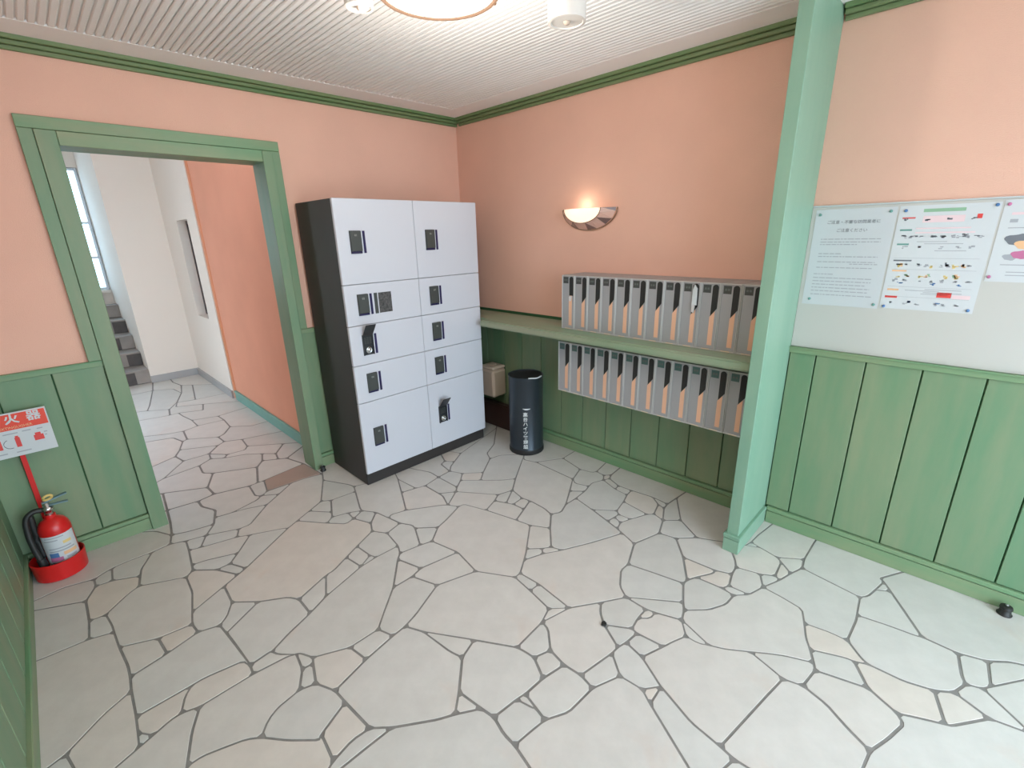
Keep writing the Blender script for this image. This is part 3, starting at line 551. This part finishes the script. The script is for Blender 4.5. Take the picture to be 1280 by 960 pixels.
# ================================================================== THINGS
# ---- notice board and sheets on it
nb = tag(box('notice_board', -.007, -.0006, -4.4, -2.5485, ZW+.001, 1.662, M['board'], None, .001), 'cream notice panel on the right wall above the green planks', 'notice board')
box('edge_strip', -.009, -.0008, -4.4, -2.5485, 1.6625, 1.669, M['clear'], nb)
def sheet(name, label, y0, z0, wd, ht, m):
    """y0: the sheet's left edge seen from the room; u runs right, v up"""
    t = thing(name, label, 'notice', (-.0072, y0-wd/2, z0))
    B().box(-.0012, 0, -wd/2, wd/2, 0, ht).build('sheet', m, t)
    return t
def prints(t, wd, ht, name, m, rects, off=.0016):
    one = lambda b, q: b.box(-off, -.0013, wd/2-(q[0]+q[2])*wd, wd/2-q[0]*wd, q[1]*ht, (q[1]+q[3])*ht)
    if name in ('section_heading', 'heading', 'printed_panel', 'title_bar', 'red_box'):
        for q in rects: one(B(), q).build(name, m, t)
        return
    b = B()
    for q in rects: one(b, q)
    o = b.build(name, m, t); o['kind'] = 'stuff'
    return o
def pins(t, wd, ht, lst, m):
    for u, v in lst:
        o = B().lathe([(0, 0), (.006, 0), (.006, .004), (.004, .006), (0, .006)], 10).build('pin', m, t, True)
        o.rotation_euler = (0, -R90, 0); o.location = (-.0012, wd/2-u*wd, v*ht)
wd, ht = .295, .425
t = sheet('notice_sheet', 'glossy white text-only notice with two heading lines, next to the green wing wall', -2.566, 1.226, wd, ht, M['plastic_w'])
text('heading', 'ご注意・不審な訪問業者に', .0165, (-.0015, 0, .868*ht), FACE_X, M['inkd'], t)
text('heading', 'ご注意ください', .0165, (-.0015, 0, .785*ht), FACE_X, M['inkd'], t)
r = []
for v, a, b in ((.695, .12, .88), (.665, .12, .88), (.64, .12, .6), (.545, .12, .42), (.515, .12, .88), (.46, .12, .86), (.44, .55, .9), (.40, .12, .84), (.33, .1, .36), (.29, .1, .86), (.255, .1, .86), (.22, .1, .8), (.185, .1, .86), (.15, .1, .84), (.11, .1, .9)):
    u = a
    while u < b:
        k = rnd.uniform(.02, .09); r.append((u, v, min(k, b-u), .009)); u += k+.012
prints(t, wd, ht, 'printed_lines', M['ink'], r)
pins(t, wd, ht, ((.06, .95), (.93, .96), (.1, .06), (.95, .04)), M['inkt'])
wd, ht = .300, .42
t = sheet('sorting_chart', 'waste sorting chart crowded with small pictures under a green title bar', -2.868, 1.232, wd, ht, M['paper'])
prints(t, wd, ht, 'title_bar', M['inkg'], [(.26, .935, .42, .03)])
prints(t, wd, ht, 'section_heading', M['inkt'], [(.05, .765, .13, .016), (.05, .63, .13, .016)])
prints(t, wd, ht, 'section_heading', M['inkd'], [(.05, .475, .2, .014)])
prints(t, wd, ht, 'section_heading', M['inko'], [(.05, .185, .13, .018), (.06, .375, .16, .014)])
prints(t, wd, ht, 'section_heading', M['redbox'], [(.04, .11, .14, .02), (.05, .88, .14, .012), (.80, .865, .05, .04)])
prints(t, wd, ht, 'red_box', M['redbox'], [(.60, .135, .15, .05)])
prints(t, wd, ht, 'printed_panel', M['pink'], [(.27, .84, .42, .06), (.22, .78, .55, .012), (.22, .74, .6, .012), (.76, .13, .18, .035)])
for mm, zs in (('ink', ((.70, 9), (.60, 5), (.43, 8), (.28, 7), (.055, 6))), ('inkd', ((.71, 6), (.86, 4), (.44, 4))), ('inky', ((.32, 4), (.42, 3))), ('inkb', ((.255, 3), (.07, 2))), ('inkg', ((.335, 3),)), ('inko', ((.33, 3), (.43, 2)))):
    r = []
    for v, k in zs:
        for i in range(k):
            u = .06+(.86)*(i+rnd.uniform(.1, .7))/k; h = rnd.uniform(.012, .03)
            for q in range(3): r.append((min(u+rnd.uniform(-.015, .02), .9), v+rnd.uniform(-.008, .012), rnd.uniform(.015, .04), h*rnd.uniform(.3, .8)))
    prints(t, wd, ht, 'printed_pictures', M[mm], r, .0016+.0001*len(mm))
r = [(.05, v, .88, .002) for v in (.505, .395, .225, .125)]+[(rnd.uniform(.2, .5), v, rnd.uniform(.2, .4), .005) for v in (.66, .64, .575, .205, .19, .175, .16)]
prints(t, wd, ht, 'printed_lines', M['ink'], r)
pins(t, wd, ht, ((.07, .955), (.96, .975), (.05, .02), (.95, .03)), M['inkb'])
wd, ht = .21, .296
t = sheet('poster', 'small sheet with a dark hair and magenta picture, rightmost on the notice panel', -3.175, 1.361, wd, ht, M['paper'])
prints(t, wd, ht, 'heading', M['pink'], [(.12, .82, .3, .03)]); prints(t, wd, ht, 'heading', M['inkb'], [(.44, .82, .35, .03)])
prints(t, wd, ht, 'printed_lines', M['ink'], [(.12, .73, .1, .04), (.35, .73, .1, .04), (.6, .73, .15, .04), (.12, .66, .7, .01), (.15, .21, .65, .01), (.25, .12, .5, .01), (.25, .08, .5, .01)])
def blob(par, m, cu, cv, ru, rv, wd, ht, off, nm='picture'):
    k = [(-off, wd/2-(cu+ru*math.cos(a)*(1+.15*math.sin(3*a)))*wd, (cv+rv*math.sin(a)*(1+.12*math.cos(5*a)))*ht) for a in [2*math.pi*i/22 for i in range(22)]]
    B().poly(k, (.0003, 0, 0)).build(nm, m, par)
blob(t, M['inkd'], .3, .52, .18, .07, wd, ht, .0016); blob(t, M['inko'], .42, .46, .16, .06, wd, ht, .0018)
blob(t, M['ink'], .25, .31, .1, .04, wd, ht, .0016); blob(t, M['inkp'], .37, .34, .12, .05, wd, ht, .0018); blob(t, M['inkt'], .53, .36, .12, .06, wd, ht, .0020)
pins(t, wd, ht, ((.06, .95), (.05, .06)), M['inkp'])

# ---- shelf along the right wall
sh = tag(B().poly([(-.36, -2.4925, .937), (-.36, -.6, .937), (-.293, -.6, .937), (-.293, -.029, .937), (-.0135, -.029, .937), (-.0135, -2.4925, .937)], (0, 0, .048)).build('wall_shelf', M['shelfg']), 'deep green painted shelf along the right wall between corner and wing wall', 'shelf')
box('front_lip', -.368, -.3605, -2.4925, -.6, .945, .977, M['shelfg'], sh, .002)

# ---- mailboxes
def mailbox(label, loc, w_, h_, grp, teal, first=False, src=None):
    d = .24
    t = thing('mailbox', label, 'mailbox', loc, grp)
    if src:
        for c in src.children:
            q = c.copy(); COL.objects.link(q); q.parent = t
            for g in c.children:
                e = g.copy(); COL.objects.link(e); e.parent = q
        return t
    # local frame: x=0 at the wall, -x to the room; y from 0 (left) to -w (right); z up
    B().box(-d+.010, -.001, -w_+.0012, -.0012, .001, h_-.001, .002).build('housing', M['mail'], t)
    fr = B()
    for c in ((-.0058, -.0012, .001, h_-.001), (-w_+.0012, -w_+.0058, .001, h_-.001)): fr.box(-d, -d+.0098, c[0], c[1], c[2], c[3], .001)
    fr.box(-d, -d+.0098, -w_+.006, -.006, h_-.007, h_-.001, .001).box(-d, -d+.0098, -w_+.006, -.006, .001, .008, .001)
    fr.build('front_frame', M['mailf'], t)
    x = -d+.003
    dd = box('door', x, -d+.0097, -w_+.0068, -.0068, .009, h_-.008, M['mail'], t, .001)
    Y = lambda u: -u*w_
    Z = lambda v: h_*(1-v)
    # slot: rounded top, slanting lower end
    l, r_ = .60, .90; rad = (r_-l)/2*w_
    top = .028*h_
    pts = [(x-.0012, Y(l+(r_-l)/2)+rad*math.cos(a), h_-top-rad+rad*math.sin(a)) for a in [math.pi*i/10 for i in range(11)]]
    if first: pts += [(x-.0012, Y(r_), Z(.37)), (x-.0012, Y(l), Z(.37))]
    else: pts += [(x-.0012, Y(r_), Z(.37)), (x-.0012, Y(l), Z(.49))]
    B().poly(pts, (.001, 0, 0)).build('slot_flap', M['slot'], dd)
    s0 = .40 if first else .50
    B().poly([(x-.0009, Y(.57), Z(s0)), (x-.0009, Y(.81), Z(s0-.09)), (x-.0009, Y(.81), Z(.925)), (x-.0009, Y(.57), Z(.925))], (.0007, 0, 0)).build('stripe', M['orange'], dd)
    if first: B().poly([(x-.0013, Y(.58), Z(.39)), (x-.0013, Y(.8), Z(.375)), (x-.0013, Y(.72), Z(.47)), (x-.0013, Y(.6), Z(.47))], (.001, 0, 0)).build('white_sticker', M['paper'], dd)
    p = B().poly([(x-.0014, Y(.13), Z(.035)), (x-.0014, Y(.52), Z(.035)), (x-.0014, Y(.52), Z(.15)), (x-.0014, Y(.13), Z(.15))], (.0012, 0, 0)).build('number_plate', M['platet' if teal else 'plate'], dd)
    mk = B()
    for u in (.2, .34): mk.poly([(x-.0018, Y(u), Z(.075)), (x-.0018, Y(u+.1), Z(.075)), (x-.0018, Y(u+.1), Z(.105)), (x-.0018, Y(u), Z(.105))], (.0003, 0, 0))
    mk.build('plate_marks', M['platek'], dd)['kind'] = 'stuff'
    B().poly([(-d-.0006, Y(.32), .0035), (-d-.0006, Y(.74), .0035), (-d-.0006, Y(.74), .0075), (-d-.0006, Y(.32), .0075)], (.0005, 0, 0)).build('reflection_strip', M['lab'], t)  # pale strip painting a yellowish reflection along the bottom edge
    return t
ords = ['first', 'second', 'third', 'fourth', 'fifth', 'sixth', 'seventh', 'eighth', 'ninth', 'tenth', 'eleventh', 'last']
nxt = {}
for row, (y0, z0, pitch, h_, grp) in enumerate(((-1.262, .9852, .1, .342, 'mailboxes standing on the shelf'), (-1.236, .552, .1012, .344, 'mailboxes hung under the shelf'))):
    src = None
    for i in range(12):
        where = 'on the green shelf' if row == 0 else 'hung below the green shelf'
        if i == 0: lb = 'grey mailbox %s, leftmost of its row, nearest the lockers' % where
        elif i == 11: lb = 'grey mailbox %s, rightmost of its row, against the wing wall' % where
        else: lb = 'grey mailbox %s, %s from the left in its row' % (where, ords[i])
        if row == 0 and i == 0: lb = 'grey mailbox with white-tipped stripe on the shelf, leftmost of the upper row'
        if row == 0 and i == 8: lb = 'grey mailbox on the shelf with silvery mail stuck in its slot'
        fst = row == 0 and i == 0
        o = mailbox(lb, (-.001, y0-pitch*i, z0), pitch, h_, grp, row == 1, fst, src)
        if not fst and src is None: src = o
en = thing('envelope', 'silvery folded mail stuck in the slot of an upper mailbox', 'mail', (-.245, -1.262-.8-.075, .9852+.19))
B().poly([(-.004, .013, .03), (-.006, -.013, .035), (-.012, -.014, .12), (-.004, .004, .138), (-.003, .012, .11)], (.006, 0, 0)).build('sheet', M['envel'], en)
B().poly([(-.005, .011, .0), (-.012, -.004, -.005), (-.012, -.008, .03), (-.004, .012, .04)], (.005, 0, 0)).build('fold', M['paper'], en)
# bracing board that carries the lower row
tag(box('mounting_board', -.2, -.0135, -2.455, -1.236, .898, .936, M['greeny'], None, .002), 'green board between the lower mailboxes and the shelf above them', 'board')

# ---- parcel locker
lk = thing('parcel_locker', 'tall charcoal parcel locker with ten white doors beside the doorway', 'locker', (-.8275, -.263, 0))
HX = .5225
B().box(-HX, HX, -.2499, .233, .001, 1.795, .003).build('body', M['lockd'], lk)
rows = [.088, .582, .826, 1.073, 1.318, 1.797]
n = 0
for c in (0, 1):
    for k in range(5):
        n += 1
        rr = 4-k
        x0 = -HX-.002+c*(HX+.003) if c == 0 else .0012
        x1 = -.0012 if c == 0 else HX+.002
        z0, z1 = rows[rr]+.0015, rows[rr+1]-.0015
        d_ = B().box(x0, x1, -.272, -.2502, z0, z1, .0025).build('door', M['lockw'], lk)
        zc = (z0+z1)/2; xl = x0+.077
        opened = (c == 0 and k == 2) or (c == 1 and k == 4)
        F = -.2722
        b = B().box(xl, xl+.07, F-.004, F, zc-.064, zc+.064, .001)
        if opened: b.box(xl, xl+.004, F-.012, F, zc-.064, zc+.064); b.box(xl+.066, xl+.07, F-.012, F, zc-.064, zc+.064)
        b.build('latch_case', M['black'], d_)
        if opened:
            B().box(xl+.003, xl+.067, F-.012, F-.003, zc+.058, zc+.062).box(xl+.001, xl+.069, F-.014, F-.010, zc+.062, zc+.150, .001, Matrix.Rotation(math.radians(38), 3, 'X'), (0, F-.012, zc+.062)).build('latch_cover', M['black'], d_)
            kp = B()
            for a in range(3):
                for e in range(4): kp.box(xl+.012+.017*a, xl+.024+.017*a, F-.0065, F-.004, zc+.006+.011*e, zc+.013+.011*e)
            kp.build('keypad', M['plate'], d_)['kind'] = 'stuff'
            q = B().lathe([(.021, 0), (.021, .006), (.016, .008), (.014, .006), (.009, .006), (.008, .012), (0, .012)], 24).build('lock_dial', M['chrome'], d_, True)
            q.rotation_euler = (R90, 0, 0); q.location = (xl+.036, F-.004, zc-.033)
        else:
            B().box(xl+.001, xl+.069, F-.014, F-.0042, zc-.050, zc+.063, .0015).build('latch_cover', M['plate'], d_)
            B().box(xl+.002, xl+.068, F-.010, F-.0042, zc-.063, zc-.052, .001).build('latch_lip', M['navy'], d_)
            text('door_number', '%02d' % n, .017, (xl+.034, F-.0146, zc+.038), FACE_Y, M['platem'], d_)
        B().box(xl+.083, xl+.098, F-.003, F+.001, zc-.063, zc+.063, .0008).build('grip_slot', M['navy'], d_)
        if c == 0 and k == 1:
            B().box(xl+.112, xl+.134, F-.0025, F+.0002, zc-.063, zc+.063).build('instruction_strip', M['plate'], d_)
            B().box(xl+.142, xl+.232, F-.0016, F+.0002, zc-.062, zc+.062).build('pictogram_sticker', M['coll'], d_)

# ---- waste bin
cb = thing('waste_bin', 'dark round bin with white vertical lettering beside the lockers', 'bin', (-.222, -.914, 0))
smooth_angle(B().lathe([(.0, .001), (.124, .001), (.128, .008), (.129, .04), (.127, .044), (.127, .585), (.130, .590), (.130, .600), (.122, .601), (.121, .56), (.119, .20), (.0, .19)], 48).build('body', M['can'], cb))
smooth_angle(B().lathe([(.1285, .0), (.1312, .004), (.1312, .034), (.1285, .040)], 48).build('base_ring', M['canlid'], cb))
B().lathe([(.120, .595), (.118, .592), (.06, .575), (.0, .572)], 40).build('inner_liner', M['canlid'], cb, True)
ang = math.atan2(CAMPOS[1]+.914, CAMPOS[0]+.222)
g = B()
for k in range(17):
    a = ang+.02+(k-8)*.028
    if k < 16: g.poly([(.1275*math.cos(q), .1275*math.sin(q), z) for q, z in ((a, .3718-.009*(1-((k-8)/8)**2)), (a+.028, .372-.009*(1-((k-7)/8)**2)), (a+.028, .3735), (a, .3735))], (.002*math.cos(a), .002*math.sin(a), 0))
g.build('grip_cutout', M['ink_w'], cb)
for k, ch in enumerate('高台ハイツ管理組'):
    a = ang-.05
    text('lettering', ch, .036, (.1285*math.cos(a), .1285*math.sin(a), .325-.0365*k), (R90, 0, a+R90), M['ink_w'], cb, .0006, bold=.0006)
bagpts = [(.131*math.cos(ang+a), .131*math.sin(ang+a), .601+.003*math.sin(7*a)) for a in [.15+.09*i for i in range(11)]]
B().tube(bagpts, .005, 8).build('bag_edge', M['paper'], cb, True)

# ---- cream corner box, and a dark box added for the wall's shade below it
cx = thing('junction_box', 'small cream plastic box on the right wall between lockers and bin', 'box', (-.085, -.415, .296))
B().box(-.08, .07, -.085, .085, 0, .23, .016).build('case', M['cream'], cx)
B().box(-.076, .07, -.081, .081, .2305, .258, .012).build('lid', M['cream'], cx)
B().box(-.03, .02, -.03, .03, .2585, .266, .004).build('knob', M['cream'], cx)
B().box(.0705, .084, -.06, .06, .03, .2, .002).build('wall_bracket', M['alu'], cx)
pl = thing('shade_box', 'low dark brown box added for the shade at the wall foot behind the bin', 'box', (-.055, -.45, 0))
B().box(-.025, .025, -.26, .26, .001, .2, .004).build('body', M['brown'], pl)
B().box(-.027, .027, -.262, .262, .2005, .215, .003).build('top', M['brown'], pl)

# ---- wall sconce: bulging half bowl of glass tiles
sc = thing('wall_sconce', 'lit half-bowl wall lamp with white glass centre and triangular tile border', 'lamp', (0, -1.297, 1.722))
def bowl(r, th, k=1.0):
    return Vector((-.118*k*math.sqrt(max(0, 1-r*r))-.004, -.212*r*math.cos(th)*k, .130*r*math.sin(th)*k))
th0, th1 = math.pi, 2*math.pi
bm = bmesh.new(); N = 24; grid = []
for i in range(7):
    r = .66*i/6+1e-3
    grid.append([bm.verts.new(bowl(r, th0+(th1-th0)*j/N, 1.0)) for j in range(N+1)])
for a, b in zip(grid, grid[1:]):
    for j in range(N): bm.faces.new((a[j], a[j+1], b[j+1], b[j]))
r_ = bmesh.ops.solidify(bm, geom=bm.faces[:], thickness=-.003)
g = B(); g.bm.free(); g.bm = bm; g.build('opal_glass', M['glow'], sc, True)
NT = 9
for i in range(NT):
    a = th0+(th1-th0)*i/NT; b = th0+(th1-th0)*(i+1)/NT; mid = (a+b)/2
    for tri, mm in (((bowl(.67, a), bowl(.67, b), bowl(.985, mid)), 'tile1'), ((bowl(.985, mid), bowl(.67, b), bowl(.985, min(b+(b-a)/2, th1))), 'tile2')):
        mm = 'tile2' if mm == 'tile2' and i % 2 == 0 else 'tile1'
        v = [Vector(p) for p in tri]; c0 = sum(v, Vector())/3; v = [c0+(p-c0)*.96 for p in v]
        nrm = (v[1]-v[0]).cross(v[2]-v[0]).normalized()
        B().poly(v, nrm*.003).build('glass_tile', M[mm], sc)
B().tube([bowl(.995, th0+(th1-th0)*j/32) for j in range(33)], .004, 8).build('lower_rim', M['bronze'], sc, True)
B().tube([bowl(.665, th0+(th1-th0)*j/32)+Vector((-.002, 0, 0)) for j in range(33)], .0025, 6).build('lead_line', M['bronze'], sc, True)
box('wall_plate', -.010, -.0006, -.12, .12, -.1, -.01, M['bronze'], sc, .003)
ld = bpy.data.lights.new('sconce_bulb', 'POINT'); ld.energy = .42; ld.color = (1, .84, .66); ld.shadow_soft_size = .035
lo = bpy.data.objects.new('sconce_bulb', ld); COL.objects.link(lo); lo.location = (-.055, 0.03, .02); lo.parent = sc

# ---- ceiling lamp
LX, LY = -1.447, -1.70
cl = thing('ceiling_lamp', 'round opal ceiling lamp with a beaded bronze rim', 'lamp', (LX, LY, 2.33))
B().lathe([(.0, .0), (.08, .001), (.15, .006), (.188, .016), (.194, .022)], 48).build('opal_glass', M['glow2'], cl, True)
B().lathe([(.19, .016), (.2, .012), (.208, .02), (.206, .034), (.194, .034), (.19, .026)], 48).build('rim', M['bronze'], cl, True)
for k in range(12):
    a = 2*math.pi*k/12+.2
    o = B().lathe([(0, -.008), (.006, -.005), (.008, 0), (.006, .005), (0, .008)], 8).build('bead', M['bronze'], cl, True); o.location = (.205*math.cos(a), .205*math.sin(a), .022)
B().lathe([(.19, .03), (.15, .06), (.1, .1055)], 40).build('canopy', M['sensor'], cl, True)
ld = bpy.data.lights.new('ceiling_lamp_glow', 'POINT'); ld.shadow_soft_size = .1; ld.energy = 22; ld.color = (1, .93, .84)
lo = bpy.data.objects.new('ceiling_lamp_glow', ld); COL.objects.link(lo); lo.location = (0, 0, -.13); lo.parent = cl

# ---- white cylinders on the ceiling
for lab, (x, y, zb, r) in (('white cylindrical ceiling fitting right of the round lamp', (-1.072, -1.944, 2.288, .067)), ('small white ceiling fitting left of the round lamp', (-1.622, -1.487, 2.322, .047))):
    t = thing('ceiling_spot', lab, 'light fitting', (x, y, zb))
    smooth_angle(B().lathe([(0, .004), (r*.82, .004), (r*.86, 0), (r, .001), (r, CZ-zb-.012), (r*1.04, CZ-zb-.0115), (r*1.04, CZ-zb)], 36).build('housing', M['sensor'], t))
    B().lathe([(0, -.006), (r*.14, -.005), (r*.2, .003)], 14).build('sensor_eye', M['cream'], t, True)
    if r < .05: B().box(-.075, -.05, -.012, .012, CZ-zb-.03, CZ-zb, .003).build('bracket', M['bronze'], t)

# ---- fire extinguisher, tray stand and sign
SX, SY = -2.846, -.121
es = thing('extinguisher_stand', 'red tray stand with a flat red post in the left corner', 'stand', (SX, SY, 0))
b = B().lathe([(0, .001), (.094, .001), (.099, .004), (.104, .096), (.100, .098), (.095, .008), (0, .007)], 40)
smooth_angle(b.build('tray', M['red'], es))
B().poly([(-.010, .060, .007), (.010, .060, .007), (.014, .060, .64), (-.004, .060, .64)], (0, .004, 0)).build('post', M['red'], es)
fe = thing('fire_extinguisher', 'red fire extinguisher with white label standing in the red tray', 'fire extinguisher', (SX+.024, SY-.002, .0085))
r = .061
smooth_angle(B().lathe([(0, .0), (.053, .0), (r, .008), (r, .235), (.057, .258), (.047, .278), (.028, .292), (.022, .296), (.022, .312), (0, .312)], 36).build('cylinder', M['red'], fe), 50)
ca = math.atan2(CAMPOS[1]-SY, CAMPOS[0]-SX)
B().lathe([(r+.0008, .05), (r+.0008, .218)], 24, (0, 0), ca-1.3, ca+1.15).build('label', M['paper'], fe, True)
for z0, z1, a0, a1, mm in ((.05, .075, -.9, .2, 'inkd'), (.078, .10, -.95, -.1, 'inkp'), (.055, .068, .25, .9, 'redbox'), (.10, .125, -.9, -.3, 'inkb'), (.165, .18, .15, .7, 'inky'), (.13, .137, -.8, .8, 'ink'), (.145, .151, -.8, .6, 'ink'), (.19, .196, -1.0, -.1, 'ink'), (.205, .21, -.9, .3, 'ink'), (.105, .123, .0, .9, 'inko'), (.085, .095, .1, .8, 'ink')):
    B().lathe([(r+.0014, z0), (r+.0014, z1)], 12, (0, 0), ca+a0, ca+a1).build('label_print', M[mm], fe, True)
B().lathe([(.017, .312), (.017, .335), (.024, .337), (.024, .352), (.014, .354), (.014, .375), (0, .377)], 20).build('valve', M['chrome'], fe, True)
B().box(-.012, .085, -.010, .010, .378, .385, .001, Matrix.Rotation(math.radians(-12), 3, 'Y'), (0, 0, .378)).build('lever', M['steelb'], fe)
B().box(-.012, .078, -.010, .010, .358, .364, .001, Matrix.Rotation(math.radians(4), 3, 'Y'), (0, 0, .36)).build('carry_handle', M['steelb'], fe)
rg = B().tube([(.017*math.cos(a), 0, .015*math.sin(a)) for a in [2*math.pi*k/18 for k in range(19)]], .0055, 8).build('safety_ring', M['brass'], fe, True); rg.location = (.014, -.016, .405); rg.rotation_euler = (.5, 0, .3)
def spline(P, n=6):
    P = [Vector(p) for p in P]; out = []
    for i in range(len(P)-1):
        a = P[max(i-1, 0)]; b = P[i]; c = P[i+1]; d = P[min(i+2, len(P)-1)]
        for k in range(n):
            t = k/n
            out.append(.5*((2*b)+(c-a)*t+(2*a-5*b+4*c-d)*t*t+(3*b-a-3*c+d)*t**3))
    return out+[P[-1]]
B().tube(spline([(-.02, -.004, .345), (-.05, -.008, .350), (-.080, -.014, .325), (-.090, -.022, .25), (-.088, -.032, .17), (-.080, -.04, .11)]), .0125, 12).build('hose', M['hose'], fe, True)
B().tube(spline([(-.080, -.04, .112), (-.077, -.042, .09), (-.073, -.044, .03), (-.072, -.044, .004)]), .017, 12).build('nozzle', M['hose'], fe, True)
B().tube([(-.069, -.063, .058), (-.068, -.067, .058)], .008, 10).build('nozzle_cap', M['paper'], fe, True)
B().tube(spline([(-.066, .012, .33), (-.070, .008, .2), (-.066, .0, .1)]), .014, 10).build('hose_clip', M['hose'], fe, True)
sg = thing('extinguisher_sign', 'red and white fire extinguisher sign board above the extinguisher', 'sign', (-2.834, -.064, .630))
# the board is held by the post of the stand
HW = .121
B().box(-HW, HW, -.0035, 0, 0, .215, .001).build('board', M['paper'], sg)
B().box(-HW+.003, HW-.005, -.0044, -.0036, .132, .208).build('red_band', M['redp'], sg)
for dx, ch in ((-.074, '消'), (0, '火'), (.074, '器')): text('lettering', ch, .050, (dx, -.0050, .181), FACE_Y, M['paper'], sg, bold=.0012)
text('lettering', 'FIRE EXTINGUISHER', .0165, (-.012, -.0050, .143), FACE_Y, M['inko'], sg)
P = B()
for x0, z0, z1, wd_ in ((.0-.012, .045, .092, .017), (.052, .058, .085, .034), (-.075, .045, .09, .017)): P.box(x0, x0+wd_, -.0043, -.0036, z0, z1, .0)
P.box(.058, .078, -.0043, -.0036, .085, .096).box(-.009, .002, -.0043, -.0036, .092, .10)
P.build('pictogram', M['redbox'], sg)['kind'] = 'stuff'
P = B()
for x0, z0, w_ in ((-.045, .112, .05), (.02, .114, .03), (-.02, .018, .05), (-.09, .112, .03), (.07, .112, .02), (-.1, .02, .05), (.09, .09, .012), (.09, .075, .008)): P.box(x0, x0+w_, -.0042, -.0036, z0, z0+.005)
P.build('caption', M['ink'], sg)['kind'] = 'stuff'
B().tube([(-.03+.022*math.cos(a), -.0042, .066+.022*math.sin(a)) for a in [math.pi*(.6+.09*k) for k in range(12)]], .0014, 6).build('pictogram_hose', M['inkd'], sg)
B().box(-.016, .002, .0003, .0018, .0, .05).build('clamp', M['red'], sg)

# ---- rubber door stops
for lab, x, y, s, rz in (('small black door stop at the foot of the right door post', -1.462, -.078, 1.0, 0), ('small dark door stop on the floor at the right skirting board', -.055, -3.515, 1.2, 1.2)):
    t = thing('door_stop', lab, 'door stop', (x, y, 0), None, rz)
    smooth_angle(B().lathe([(0, .0005), (.02*s, .0005), (.021*s, .004*s), (.017*s, .008*s), (.015*s, .022*s), (.018*s, .026*s), (.016*s, .034*s), (.008*s, .038*s), (0, .038*s)], 18).build('rubber_body', M['hose'], t))
    B().lathe([(0, .0382*s), (.005*s, .0382*s), (.004*s, .041*s), (0, .0415*s)], 10).build('screw_cap', M['alu'], t, True)

# ---- a dark pebble on the floor
db = tag(B().box(-.013, .012, -.010, .011, .0002, .009, .004).box(-.004, .018, -.004, .004, .0002, .005, .0015).build('pebble', M['hose']), 'tiny dark pebble lying on a joint between the floor stones', 'pebble')
db.location = (DEBRIS[0], DEBRIS[1], 0); db.rotation_euler = (0, 0, .5)
